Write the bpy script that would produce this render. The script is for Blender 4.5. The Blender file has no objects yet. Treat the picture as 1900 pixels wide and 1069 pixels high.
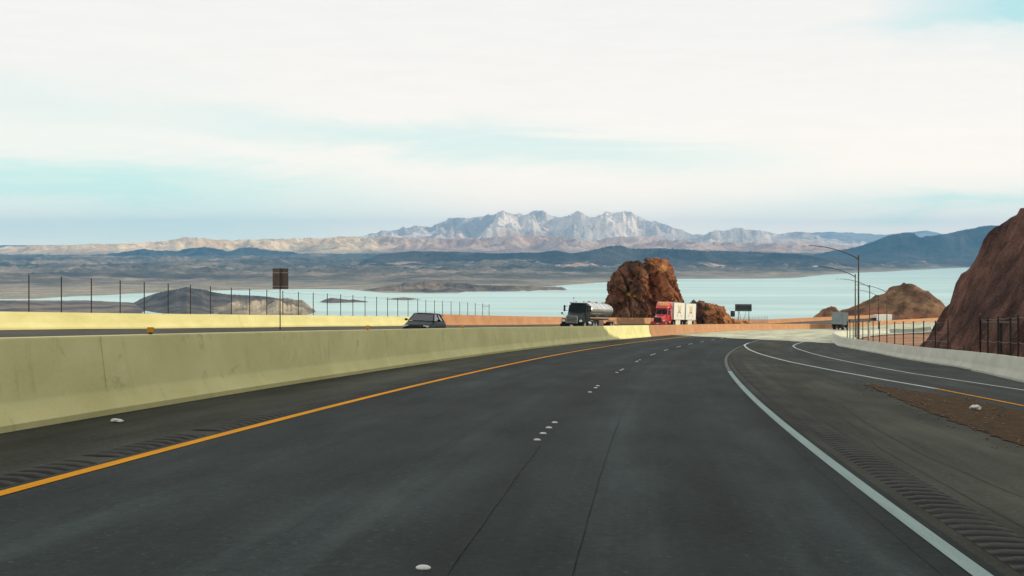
import bpy, bmesh, math, random
import numpy as np
from mathutils import Vector, Matrix
R = math.radians
scene = bpy.context.scene
COL = scene.collection

# ------------------------------------------------------------------ camera
# the camera stands at the world origin; its optical axis is level and the frame is shifted down
F, HY, CX = 2500.0, 468.0, 950.0
cam = bpy.data.cameras.new('camera')
cam.sensor_width = 36; cam.lens = F / 1900 * 36
cam.shift_y = -(534.5 - HY) / 1900
cam.clip_start = .1; cam.clip_end = 200000
cam_o = bpy.data.objects.new('camera', cam); COL.objects.link(cam_o)
cam_o.location = (0, 0, 0); cam_o.rotation_euler = (R(90), 0, 0)
scene.camera = cam_o

# ------------------------------------------------------------------ light
SUN_EL, SUN_AZ = 19.0, 93.0          # azimuth clockwise from +Y (the view direction)
sd = Vector((math.sin(R(SUN_AZ)) * math.cos(R(SUN_EL)), math.cos(R(SUN_AZ)) * math.cos(R(SUN_EL)), math.sin(R(SUN_EL))))
sun = bpy.data.lights.new('sun', 'SUN'); sun.energy = 3.2; sun.angle = R(.53); sun.color = (1, .87, .64)
sun_o = bpy.data.objects.new('sun', sun); COL.objects.link(sun_o)
sun_o.rotation_euler = sd.to_track_quat('Z', 'Y').to_euler()

world = bpy.data.worlds.new('World'); scene.world = world; world.use_nodes = True
scene.view_settings.view_transform = 'Standard'; scene.view_settings.look = 'None'
scene.view_settings.exposure = 0; scene.view_settings.gamma = 1
scene.cycles.max_bounces = 6; scene.cycles.volume_bounces = 0; scene.cycles.transparent_max_bounces = 16
scene.cycles.sample_clamp_indirect = 6


class NT:
    """tiny node-tree helper"""
    def __init__(s, tree):
        s.t = tree; tree.nodes.clear()
    def n(s, typ, **kw):
        nd = s.t.nodes.new(typ)
        for k, v in kw.items():
            if k in nd.inputs: s.set(nd.inputs[k], v)
            else: setattr(nd, k, v)
        return nd
    def set(s, sock, v):
        if isinstance(v, bpy.types.NodeSocket): s.t.links.new(v, sock)
        else: sock.default_value = v
    def m(s, op, a, b=None, c=None, clamp=False):
        nd = s.t.nodes.new('ShaderNodeMath'); nd.operation = op; nd.use_clamp = clamp
        for i, v in enumerate((a, b, c)):
            if v is not None: s.set(nd.inputs[i], v)
        return nd.outputs[0]
    def mix(s, f, a, b, mode='MIX'):
        nd = s.t.nodes.new('ShaderNodeMix'); nd.data_type = 'RGBA'; nd.blend_type = mode
        for k, v in ((0, f), (6, a), (7, b)):
            if k and not isinstance(v, bpy.types.NodeSocket): v = tuple(v)[:3] + (1,)
            s.set(nd.inputs[k], v)
        return nd.outputs[2]
    def ramp(s, f, stops):
        nd = s.t.nodes.new('ShaderNodeValToRGB'); s.t.links.new(f, nd.inputs[0])
        e = nd.color_ramp.elements
        while len(e) < len(stops): e.new(.5)
        for i, (p, c) in enumerate(stops):
            e[i].position = p; e[i].color = (tuple(c) + (1,))[:4] if hasattr(c, '__len__') else (c, c, c, 1)
        return nd.outputs[0]
    def noise(s, vec, scale, detail=5, rough=.55, dist=0.0):
        nd = s.n('ShaderNodeTexNoise', Scale=scale, Detail=detail, Roughness=rough, Distortion=dist)
        s.t.links.new(vec, nd.inputs['Vector']); return nd.outputs['Fac']
    def mapping(s, vec, scale=(1, 1, 1), rot=(0, 0, 0), loc=(0, 0, 0)):
        nd = s.n('ShaderNodeMapping', Scale=scale, Rotation=rot, Location=loc)
        s.t.links.new(vec, nd.inputs['Vector']); return nd.outputs[0]


def build_world():
    t = NT(world.node_tree)
    sky = t.n('ShaderNodeTexSky', sky_type='NISHITA', sun_disc=False, sun_elevation=R(SUN_EL), sun_rotation=R(SUN_AZ))
    sky.altitude = 500; sky.air_density = 1.0; sky.dust_density = 1.0
    tc = t.n('ShaderNodeTexCoord'); sp = t.n('ShaderNodeSeparateXYZ'); t.t.links.new(tc.outputs['Generated'], sp.inputs[0])
    x, y, z = sp.outputs
    hor = t.m('SQRT', t.m('ADD', t.m('MULTIPLY', x, x), t.m('MULTIPLY', y, y)))
    az = t.m('ARCTAN2', x, y); el = t.m('ARCTAN2', z, hor)          # direction on the sky, radians
    cb = t.n('ShaderNodeCombineXYZ', X=az, Y=el, Z=0.0); v = cb.outputs[0]
    # wispy high cloud: long streaks falling to the right
    st = t.noise(t.mapping(v, (4.5, 30, 1), (0, 0, R(5))), 1.0, 8, .6, .9)
    st2 = t.noise(t.mapping(v, (16, 130, 1), (0, 0, R(7)), (3, 1, 0)), 1.0, 6, .6, .6)
    wob = t.m('MULTIPLY', t.m('SUBTRACT', st, .5), .06)
    def band(a0, e0, slope, w, alo, ahi, soft, amt):
        # a clear gap between cloud sheets: centre line e0 + slope*(az-a0), half-width w, between alo and ahi
        ln = t.m('ADD', t.m('MULTIPLY', t.m('SUBTRACT', az, a0), slope), e0)
        d = t.m('DIVIDE', t.m('SUBTRACT', t.m('ADD', el, wob), ln), w)
        g = t.m('EXPONENT', t.m('MULTIPLY', t.m('MULTIPLY', d, d), -1.0))
        a = t.m('DIVIDE', t.m('SUBTRACT', az, alo), soft, clamp=True)
        b = t.m('DIVIDE', t.m('SUBTRACT', ahi, az), soft, clamp=True)
        return t.m('MULTIPLY', t.m('MULTIPLY', g, t.m('MULTIPLY', a, b)), amt)
    gaps = [band(-.02, .080, -.075, .0125, -.27, .24, .16, .58),
            band(-.38, .053, -.05, .017, -.75, -.02, .25, 1.0),
            band(-.42, .110, -.07, .026, -.9, -.12, .20, .35),
            band(.39, .174, -.02, .022, .255, 1.2, .10, 1.1),
            band(.30, .160, .02, .006, .20, .6, .08, .3),
            band(.24, .030, .02, .012, .10, .9, .15, .45),
            band(-.3, .018, .0, .014, -1.0, -.02, .2, .60),
            band(.33, .032, .03, .0035, .25, .75, .06, .35)]
    s = gaps[0]
    for g in gaps[1:]: s = t.m('ADD', s, g)
    tex = t.m('MULTIPLY', t.m('SUBTRACT', st2, .5), .8)
    cover = t.m('SUBTRACT', 1.0, t.m('MULTIPLY', s, t.m('ADD', .95, tex)), clamp=True)
    # away from the view the sky clears a little here and there
    high = t.m('MULTIPLY', t.m('SUBTRACT', t.noise(t.mapping(v, (2.2, 5, 1)), 1.0, 4, .5), .52), 2.2, clamp=True)
    lim = t.m('MULTIPLY', high, t.m('GREATER_THAN', el, .24))
    cover = t.m('SUBTRACT', cover, t.m('MULTIPLY', lim, .55), clamp=True)
    clear = t.mix(1.0, sky.outputs[0], (1.30, 1.25, .92), 'MULTIPLY')
    clear = t.mix(.80, clear, (5.6, 8.9, 9.3))                       # thin veil of ice cloud
    wn = t.ramp(st2, [(.25, (9.5, 9.2, 8.9)), (.75, (9.9, 9.6, 9.2))])
    colr = t.mix(cover, clear, wn)
    glow = t.m('EXPONENT', t.m('MULTIPLY', t.m('MAXIMUM', el, 0.0), -17.0))
    colr = t.mix(1.0, colr, t.mix(glow, (1, 1, 1), (2.35, 1.92, 1.44)), 'MULTIPLY')
    bg = t.n('ShaderNodeBackground', Color=colr, Strength=.1)
    out = t.n('ShaderNodeOutputWorld'); t.t.links.new(bg.outputs[0], out.inputs[0])
build_world()

# ------------------------------------------------------------------ numpy noise
_rs = np.random.RandomState(11)
_P = np.concatenate([_rs.permutation(256)] * 3)
_G = _rs.normal(size=(256, 3)); _G /= np.linalg.norm(_G, axis=1)[:, None]
def pn(x, y, z=0.0):
    x, y, z = np.broadcast_arrays(np.asarray(x, float), np.asarray(y, float), np.asarray(z, float))
    xi, yi, zi = np.floor(x).astype(int), np.floor(y).astype(int), np.floor(z).astype(int)
    xf, yf, zf = x - xi, y - yi, z - zi
    xi &= 255; yi &= 255; zi &= 255
    f = lambda t: t * t * t * (t * (t * 6 - 15) + 10)
    u, v, w = f(xf), f(yf), f(zf); r = 0
    for dx in (0, 1):
        for dy in (0, 1):
            for dz in (0, 1):
                g = _G[_P[_P[_P[xi + dx] + yi + dy] + zi + dz] & 255]
                d = g[..., 0] * (xf - dx) + g[..., 1] * (yf - dy) + g[..., 2] * (zf - dz)
                r = r + d * (u if dx else 1 - u) * (v if dy else 1 - v) * (w if dz else 1 - w)
    return r * 1.5
def fbm(x, y, z=0.0, o=5, g=.5):
    a, s, t = 1.0, 0, 0
    for i in range(o):
        s = s + a * pn(x * 2 ** i, y * 2 ** i, z * 2 ** i + 7.3 * i); t += a; a *= g
    return s / t
def ridged(x, y, z=0.0, o=5, g=.5):
    a, s, t, p = 1.0, 0, 0, 1.0
    for i in range(o):
        n = (1 - np.abs(pn(x * 2 ** i, y * 2 ** i, z * 2 ** i + 3.1 * i)) * 1.6).clip(0, 1) ** 2
        s = s + a * n * p; t += a; p = (n * 1.5).clip(0, 1); a *= g
    return s / t
def smooth(a, b, x):
    t = np.clip((np.asarray(x, float) - a) / (b - a), 0, 1); return t * t * (3 - 2 * t)
def pl(pts):
    a = np.array(pts, float); return lambda x: np.interp(x, a[:, 0], a[:, 1])

# ------------------------------------------------------------------ object helpers
def tag(o, label=None, cat=None, group=None, kind=None):
    for k, v in (('label', label), ('category', cat), ('group', group), ('kind', kind)):
        if v: o[k] = v
    return o
def obj_from(name, V, Fc, mat, parent=None, smooth_ang=None, mats=None, midx=None, col=None, uv=None):
    me = bpy.data.meshes.new(name)
    if isinstance(V, np.ndarray): V = V.tolist()
    me.from_pydata(V, [], Fc)
    for m_ in (mats or [mat]): me.materials.append(m_)
    if midx is not None: me.polygons.foreach_set('material_index', np.asarray(midx, dtype=np.int32))
    if smooth_ang is not None:
        me.polygons.foreach_set('use_smooth', np.ones(len(me.polygons), dtype=bool))
        if smooth_ang < 180: me.set_sharp_from_angle(angle=R(smooth_ang))
    if col is not None:
        a = me.color_attributes.new('Col', 'FLOAT_COLOR', 'POINT')
        c = np.ones((len(V), 4), dtype=np.float32); c[:, :3] = col; a.data.foreach_set('color', c.ravel())
    if uv is not None:
        u = me.uv_layers.new(name='road'); li = np.empty(len(me.loops), dtype=np.int32); me.loops.foreach_get('vertex_index', li)
        u.data.foreach_set('uv', np.asarray(uv, dtype=np.float32)[li].ravel())
    me.update()
    o = bpy.data.objects.new(name, me); COL.objects.link(o)
    if parent: o.parent = parent
    return o
def empty(name, M=None, loc=None):
    o = bpy.data.objects.new(name, None); COL.objects.link(o); o.empty_display_size = .3
    if M is not None: o.matrix_world = M
    if loc is not None: o.location = loc
    return o
def copy_tree(o, parent=None):
    c = o.copy(); COL.objects.link(c)
    if parent: c.parent = parent
    for ch in list(o.children): copy_tree(ch, c)
    return c
def grid_faces(nr, nc, wrap=False):
    i = np.arange(nr * nc).reshape(nr, nc)
    if wrap: i = np.concatenate([i, i[:, :1]], 1)
    a, b, c, d = i[:-1, :-1], i[:-1, 1:], i[1:, 1:], i[1:, :-1]
    return np.stack([a, b, c, d], -1).reshape(-1, 4).tolist()

class MB:
    def __init__(s): s.v = []; s.f = []
    def add(s, V, Fs):
        n = len(s.v); s.v += [tuple(p) for p in V]; s.f += [[i + n for i in f] for f in Fs]; return s
    def box(s, x0, x1, y0, y1, z0, z1, b=0.0):
        if b <= 0:
            V = [(x, y, z) for x in (x0, x1) for y in (y0, y1) for z in (z0, z1)]
            return s.add(V, [(0, 1, 3, 2), (4, 6, 7, 5), (0, 4, 5, 1), (2, 3, 7, 6), (0, 2, 6, 4), (1, 5, 7, 3)])
        bm = bmesh.new(); bmesh.ops.create_cube(bm, size=1)
        for v in bm.verts: v.co = Vector(((x0 + x1) / 2 + v.co.x * (x1 - x0), (y0 + y1) / 2 + v.co.y * (y1 - y0), (z0 + z1) / 2 + v.co.z * (z1 - z0)))
        bmesh.ops.bevel(bm, geom=bm.edges[:], offset=b, segments=2, affect='EDGES')
        bm.verts.index_update()
        s.add([tuple(v.co) for v in bm.verts], [[v.index for v in f.verts] for f in bm.faces]); bm.free(); return s
    def tube(s, pts, r, n=8, caps=True):
        pts = [Vector(p) for p in pts]; rs = r if hasattr(r, '__len__') else [r] * len(pts); base = len(s.v)
        for i, p in enumerate(pts):
            d = (pts[min(i + 1, len(pts) - 1)] - pts[max(i - 1, 0)]).normalized()
            a = d.orthogonal() if abs(d.z) > .9 else d.cross(Vector((0, 0, 1)))
            a.normalize(); b = d.cross(a)
            for k in range(n):
                t = 2 * math.pi * k / n; s.v.append(tuple(p + (a * math.cos(t) + b * math.sin(t)) * rs[i]))
        for i in range(len(pts) - 1):
            for k in range(n):
                q = base + i * n; s.f.append([q + k, q + (k + 1) % n, q + n + (k + 1) % n, q + n + k])
        if caps:
            s.f.append([base + k for k in range(n)][::-1]); s.f.append([base + (len(pts) - 1) * n + k for k in range(n)])
        return s
    def loft(s, rings, caps=True):
        base = len(s.v); n = len(rings[0])
        for r in rings: s.v += [tuple(p) for p in r]
        for i in range(len(rings) - 1):
            for k in range(n):
                q = base + i * n; s.f.append([q + k, q + (k + 1) % n, q + n + (k + 1) % n, q + n + k])
        if caps:
            s.f.append([base + k for k in range(n)][::-1]); s.f.append([base + (len(rings) - 1) * n + k for k in range(n)])
        return s
    def build(s, name, mat, parent=None, ang=35, fix=True):
        o = obj_from(name, s.v, s.f, mat, parent, None)
        me = o.data
        if fix:
            bm = bmesh.new(); bm.from_mesh(me); bmesh.ops.recalc_face_normals(bm, faces=bm.faces[:]); bm.to_mesh(me); bm.free()
        if ang:
            me.polygons.foreach_set('use_smooth', np.ones(len(me.polygons), dtype=bool)); me.set_sharp_from_angle(angle=R(ang))
        return o

# ------------------------------------------------------------------ materials
MATS = {}
def mat(name, c, c2=None, rough=.7, scale=3.0, detail=6, bump=0.0, bscale=None, metal=0.0, spec=.5, coat=0.0, stretch=(1, 1, 1), coord='Object', lo=.35, hi=.65, bdist=.05):
    if name in MATS: return MATS[name]
    m = bpy.data.materials.new(name); m.use_nodes = True; t = NT(m.node_tree)
    p = t.n('ShaderNodeBsdfPrincipled', Roughness=rough, Metallic=metal)
    p.inputs['Specular IOR Level'].default_value = spec; p.inputs['Coat Weight'].default_value = coat
    if coord == 'World': v = t.n('ShaderNodeNewGeometry').outputs['Position']
    else: v = t.n('ShaderNodeTexCoord').outputs[coord]
    v = t.mapping(v, stretch)
    c2 = c2 or tuple(min(1, k * 1.12) for k in c)
    t.set(p.inputs['Base Color'], t.ramp(t.noise(v, scale, detail, .6), [(lo, c), (hi, c2)]))
    if bump:
        b = t.n('ShaderNodeBump', Strength=bump, Distance=bdist); t.t.links.new(t.noise(v, bscale or scale * 4, 8, .65), b.inputs['Height'])
        t.t.links.new(b.outputs[0], p.inputs['Normal'])
    o = t.n('ShaderNodeOutputMaterial'); t.t.links.new(p.outputs[0], o.inputs[0])
    MATS[name] = m; return m

def asphalt(name, ca, cb, rough=.62, spec=.4, tracks=False):
    """ca/cb: the darker and lighter aggregate; wheel tracks and oil stains run along the lane (road UV: metres along, metres across)"""
    m = bpy.data.materials.new(name); m.use_nodes = True; t = NT(m.node_tree)
    uv = t.n('ShaderNodeUVMap', uv_map='road').outputs[0]
    grain = t.noise(uv, 38, 4, .8)
    mott = t.noise(t.mapping(uv, (.25, .9, 1)), 1.0, 6, .6)
    strk = t.noise(t.mapping(uv, (.02, 2.6, 1)), 1.0, 5, .6, .2)
    mid = t.noise(uv, 8.5, 7, .8)
    grain = t.m('ADD', t.m('MULTIPLY', grain, .4), t.m('MULTIPLY', mid, .6))
    f = t.m('ADD', t.m('MULTIPLY', grain, .46), t.m('ADD', t.m('MULTIPLY', mott, .30), t.m('MULTIPLY', strk, .28)))
    colr = t.ramp(f, [(.40, ca), (.60, cb)])
    chip = t.ramp(t.noise(uv, 17, 2, .5), [(.66, 0.0), (.72, 1.0)])
    colr = t.mix(t.m('MULTIPLY', chip, .35), colr, tuple(min(.5, k * 2.6) for k in cb))
    patch = t.ramp(t.noise(t.mapping(uv, (.05, .45, 1), loc=(3, 5, 0)), 1.0, 6, .6), [(.36, .66), (.62, 1.22)])
    colr = t.mix(1.0, colr, patch, 'MULTIPLY')
    if tracks:                                       # tyre-polished tracks, and oil drips down the middle of each lane
        su = t.n('ShaderNodeSeparateXYZ'); t.t.links.new(uv, su.inputs[0])
        cs = t.m('COSINE', t.m('MULTIPLY', t.m('SUBTRACT', su.outputs[1], .93), 2 * math.pi / 1.84))
        amp = t.m('MULTIPLY', t.m('ADD', mott, strk), .17)
        colr = t.mix(1.0, colr, t.n('ShaderNodeCombineColor', Red=t.m('ADD', 1.0, t.m('MULTIPLY', cs, amp)), Green=t.m('ADD', 1.0, t.m('MULTIPLY', cs, amp)), Blue=t.m('ADD', 1.0, t.m('MULTIPLY', cs, amp))).outputs[0], 'MULTIPLY')
    p = t.n('ShaderNodeBsdfPrincipled', Roughness=rough); p.inputs['Specular IOR Level'].default_value = spec
    t.set(p.inputs['Base Color'], colr)
    t.set(p.inputs['Roughness'], t.m('ADD', rough - .08, t.m('MULTIPLY', strk, .16)))
    b = t.n('ShaderNodeBump', Strength=.35, Distance=.006); t.t.links.new(grain, b.inputs['Height']); t.t.links.new(b.outputs[0], p.inputs['Normal'])
    o = t.n('ShaderNodeOutputMaterial'); t.t.links.new(p.outputs[0], o.inputs[0]); return m

def concrete(name, ca, cb, stain, amt=.5):
    """cast concrete with blotches, drip stains that run down from the top edge and a scuffed foot (UV: metres along, metres up)"""
    m = bpy.data.materials.new(name); m.use_nodes = True; t = NT(m.node_tree)
    uv = t.n('ShaderNodeUVMap', uv_map='road').outputs[0]
    big = t.noise(t.mapping(uv, (.35, .9, 1)), 1.0, 6, .6)
    fine = t.noise(uv, 30, 4, .7)
    colr = t.ramp(t.m('ADD', t.m('MULTIPLY', big, .7), t.m('MULTIPLY', fine, .3)), [(.36, ca), (.62, cb)])
    drip = t.ramp(t.m('ADD', t.m('MULTIPLY', t.noise(t.mapping(uv, (2.4, .35, 1)), 1.0, 6, .65, .3), .6), t.m('MULTIPLY', t.noise(t.mapping(uv, (.5, 1.2, 1), loc=(9, 2, 0)), 1.0, 5, .6), .4)), [(.55, 0.0), (.70, 1.0)])
    colr = t.mix(t.m('MULTIPLY', drip, amt * .6), colr, stain)
    spot = t.ramp(t.noise(t.mapping(uv, (1.1, 1.7, 1), loc=(4, 4, 0)), 1.0, 9, .75, .4), [(.58, 0.0), (.74, 1.0)])
    colr = t.mix(t.m('MULTIPLY', spot, amt * .9), colr, stain)
    p = t.n('ShaderNodeBsdfPrincipled', Roughness=.85); p.inputs['Specular IOR Level'].default_value = .25
    t.set(p.inputs['Base Color'], colr)
    b = t.n('ShaderNodeBump', Strength=.3, Distance=.01); t.t.links.new(fine, b.inputs['Height']); t.t.links.new(b.outputs[0], p.inputs['Normal'])
    o = t.n('ShaderNodeOutputMaterial'); t.t.links.new(p.outputs[0], o.inputs[0]); return m

def rock_mat(name, nscale=.02, bump=.6, bdist=2.0, var=.35, rough=.95, speck=None):
    """vertex albedo ('Col') broken up by rock-coloured noise in world space"""
    m = bpy.data.materials.new(name); m.use_nodes = True; t = NT(m.node_tree)
    a = t.n('ShaderNodeVertexColor', layer_name='Col').outputs[0]
    v = t.n('ShaderNodeNewGeometry').outputs['Position']
    n1 = t.noise(v, nscale, 8, .65); n2 = t.noise(v, nscale * 7, 6, .7)
    k = t.ramp(t.m('ADD', t.m('MULTIPLY', n1, .5), t.m('MULTIPLY', n2, .5)), [(.36, 1 - var), (.64, 1 + var)])
    colr = t.mix(1.0, a, k, 'MULTIPLY')
    if speck:
        s = t.ramp(t.noise(v, speck[0], 4, .7), [(speck[1], 0.0), (speck[1] + .04, 1.0)])
        colr = t.mix(s, colr, speck[2])
    p = t.n('ShaderNodeBsdfPrincipled', Roughness=rough); p.inputs['Specular IOR Level'].default_value = .15
    t.set(p.inputs['Base Color'], colr)
    b = t.n('ShaderNodeBump', Strength=bump, Distance=bdist); t.t.links.new(t.m('ADD', n1, t.m('MULTIPLY', n2, .5)), b.inputs['Height']); t.t.links.new(b.outputs[0], p.inputs['Normal'])
    o = t.n('ShaderNodeOutputMaterial'); t.t.links.new(p.outputs[0], o.inputs[0]); return m

def water_mat():
    m = bpy.data.materials.new('lake_water'); m.use_nodes = True; t = NT(m.node_tree)
    v = t.n('ShaderNodeNewGeometry').outputs['Position']
    st = t.noise(t.mapping(v, (.0004, .0030, 1), (0, 0, R(-8))), 1.0, 6, .6, .5)
    wv = t.noise(t.mapping(v, (.02, .06, 1)), 1.0, 6, .7)
    p = t.n('ShaderNodeBsdfPrincipled', Roughness=.3, IOR=1.333)
    t.set(p.inputs['Base Color'], t.ramp(st, [(.38, (.28, .48, .45)), (.62, (.50, .71, .66))]))
    t.set(p.inputs['Roughness'], t.m('ADD', .22, t.m('MULTIPLY', st, .22)))
    b = t.n('ShaderNodeBump', Strength=.10, Distance=1.5); t.t.links.new(wv, b.inputs['Height']); t.t.links.new(b.outputs[0], p.inputs['Normal'])
    o = t.n('ShaderNodeOutputMaterial'); t.t.links.new(p.outputs[0], o.inputs[0]); return m

# ------------------------------------------------------------------ road geometry: one survey line down the lane markers
S = np.arange(-90, 501, 1.0)
_th = np.interp(S, [-90, -20, 0, 30, 60, 90, 120, 160, 200, 250, 340, 500], [.0, .0375, .08, .1226, .1515, .1884, .2247, .2240, .2737, .3452, .4259, .55])
_gr = np.interp(S, [-90, -20, 30, 70, 110, 150, 200, 260, 335, 350, 500], [.049, .0495, .053, .054, .0507, .0506, .0505, .0497, .050, .034, .03])
BK = np.interp(S, [-20, 40, 90, 140, 340], [-.0275, -.0267, -.0311, -.0273, -.0261])
_i0 = 90
def _cum(a): c = np.concatenate([[0], np.cumsum(a[:-1])]); return c - c[_i0]
RX = _cum(np.sin(_th)) - 1.276; RY = _cum(np.cos(_th)); RZ = -_cum(_gr) - 1.536
def ri(a, s): return np.interp(s, S, a)
def road(s, o, dz=0.0):
    """world point: s metres along, o metres to the right of the lane-marker line, dz above the pavement plane"""
    s = np.asarray(s, float); o = np.asarray(o, float); th = ri(_th, s)
    return np.stack(np.broadcast_arrays(ri(RX, s) + np.cos(th) * o, ri(RY, s) - np.sin(th) * o, ri(RZ, s) + ri(BK, s) * o + dz), -1)
def road_frame(s, o, dz=0.0, reverse=False):
    p = Vector(road(s, o, dz).tolist()); q = Vector(road(s + .5, o, dz).tolist()); r = Vector(road(s, o + 1, dz).tolist())
    f = (q - p).normalized(); rt = (r - p).normalized(); up = rt.cross(f).normalized()
    if reverse: f = -f
    lf = up.cross(f).normalized()
    return Matrix(((f.x, lf.x, up.x, p.x), (f.y, lf.y, up.y, p.y), (f.z, lf.z, up.z, p.z), (0, 0, 0, 1)))
def upright(s, o, dz=0.0, yaw=0.0):
    p = road(s, o, dz); th = float(ri(_th, s)) + yaw
    return Matrix.Translation(Vector(p.tolist())) @ Matrix.Rotation(-th, 4, 'Z')       # local +Y along the road, +X to the right
OD = .4
od = lambda o: .02 * (-np.asarray(o, float) - 4)     # its cross fall is steeper; OD is what that comes to at the parapet
#                                                                               # the oncoming roadway lies a little higher

# ------------------------------------------------------------------ distant land
LAKE = -175.0
def fan(px0, px1, ncol, Y):
    px = np.linspace(px0, px1, ncol); u = (px - CX) / F
    U, YY = np.meshgrid(u, Y); return px, U * YY, YY
shore = pl([(-900, 556), (0, 556), (60, 555), (230, 546), (330, 541), (440, 538), (560, 536), (640, 536.5), (690, 541), (720, 544), (850, 545.5), (872, 541), (1000, 533), (1120, 524), (1265, 518), (1400, 517.5), (1470, 516), (1530, 510), (1600, 506), (1750, 498.5), (1790, 497), (1900, 494), (2600, 490)])
def plain_z(px, Y):
    ys = -LAKE * F / (shore(px) - HY)
    t = np.clip((Y - ys) / (26000 - ys), -1, 2.2)
    far = np.interp(px, [300, 900], [165, 200])
    return LAKE + np.where(t > 0, far * np.abs(t) ** 1.25, 60 * t)
def build_terrain():
    Y = np.concatenate([np.geomspace(3400, 9000, 190), np.geomspace(9000, 26000, 300)[1:], np.geomspace(26000, 60000, 30)[1:]])
    px, X, YY = fan(-500, 2400, 1150, Y); PX = np.broadcast_to(px, X.shape)
    # the shoreline wanders
    wob = 260 * fbm(X / 900, YY / 900, 2.2, 5)
    Z = plain_z(PX, YY + wob); land = smooth(LAKE, LAKE + 25, Z)
    hills = ridged(X / 2600, YY / 2600, 5.0, 6) * 62 + ridged(X / 640, YY / 700, 8.0, 5) * 62 - 26 + ridged(X / 230, YY / 330, 3.0, 5) * 46 - 19 + fbm(X / 150, YY / 260, 1, 4) * 16
    Z = Z + land * (hills - 12) * np.interp(YY, [5000, 9000, 15000, 21000, 27000], [.35, .65, .95, .45, .15])
    n = fbm(X / 1500, YY / 1100, 9, 6); n2 = fbm(X / 240, YY / 240, 4, 5)
    c = np.array([.105, .095, .078]) * np.ones(X.shape + (1,))
    c = c + (np.array([.24, .19, .15]) - c) * smooth(.02, .30, n + .5 * n2)[..., None]
    c = c + (np.array([.055, .054, .052]) - c) * smooth(.02, .28, -n - .3 * n2)[..., None]
    pale = smooth(.24, .36, fbm(X / 900, YY / 350, 31, 5)) * smooth(9500, 12000, YY) * smooth(600, 760, PX)
    c = c + (np.array([.52, .38, .29]) - c) * pale[..., None]
    c = c + (np.array([.34, .30, .22]) - c) * (smooth(14, 0, Z - LAKE) * .7)[..., None]          # pale old waterline
    V = np.stack([X, YY, Z], -1).reshape(-1, 3)
    tag(obj_from('terrain', V, grid_faces(*X.shape), rock_mat('plain_rock', .005, .8, 9, .6), smooth_ang=180, col=c.reshape(-1, 3)), kind='structure')
build_terrain()
o = obj_from('lake', [(-9000, 800, LAKE), (9000, 800, LAKE), (30000, 24000, LAKE), (-30000, 24000, LAKE)], [(0, 1, 2, 3)], water_mat()); tag(o, kind='structure')

def mountain(name, sky, Yc, Tf, Tb, nrow, ncol, L, colf, m, base=None, sharp=1.0, rel=.62, seed=1.0, fill=.0, corr=7, jag=0.0):
    """a range whose skyline follows the list of (column, row) pairs as seen from the origin"""
    sk = pl(sky); p0, p1 = sky[0][0], sky[-1][0]
    t = np.concatenate([np.linspace(-1.15, 0, int(nrow * .75)), np.linspace(0, 1.1, nrow - int(nrow * .75) + 1)[1:]])
    Y = Yc + np.where(t < 0, t * Tf, t * Tb)
    px, X, YY = fan(p0, p1, ncol, Y); PX = np.broadcast_to(px, X.shape)
    T = t[:, None] + .45 * fbm(X / (L * 2.2), YY / (L * 2.2), seed + 20, 3) * (1 - np.abs(t[:, None]).clip(0, 1))
    if base is not None:                      # low landforms narrow toward their ends
        hs = np.clip((HY - sk(px)) / F * Yc - base, 0, None); T = T / np.clip(hs / hs.max(), .02, 1)[None, :] ** .55
    env = (1 - np.abs(T)).clip(0, 1) ** sharp
    rg = ridged(X / L, YY / L, seed, 6, .52)
    zb = (plain_z(PX, YY) if base is None else base + 0 * X) - 6
    h = env * (1 - rel + rel * rg * 1.5) + fill * smooth(0, .3, env)
    h = h * (1 + .10 * fbm(X / (L * .16), YY / (L * .16), seed + 4, 4))
    h = np.maximum(h, 0)
    tgt = (HY - sk(px) + jag * (ridged(px / 34, seed, 1.0, 5) - .42)) / F
    with np.errstate(divide='ignore', invalid='ignore'):
        cr = np.where(h > .12, (tgt[None, :] * YY - zb) / h, 1e9)
    c = np.clip(cr.min(0), 0, 1e5)
    if corr > 1: c = np.convolve(np.pad(c, corr // 2, mode='edge'), np.ones(corr) / corr, 'valid')[:ncol]
    fade = np.minimum(smooth(p0, p0 + (p1 - p0) * .04, px), smooth(p1, p1 - (p1 - p0) * .04, px))
    Z = zb + h * c[None, :] * np.maximum(fade, .0)[None, :]
    hr = h / np.maximum(h.max(0), 1e-6)[None, :]
    col = colf(X, YY, PX, hr, rg)
    V = np.stack([X, YY, Z], -1).reshape(-1, 3)
    return tag(obj_from(name, V, grid_faces(*X.shape), m, smooth_ang=180, col=col.reshape(-1, 3)), kind='structure')
def blend(a, b, f): return np.array(a) + (np.array(b) - np.array(a)) * np.asarray(f)[..., None]

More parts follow.
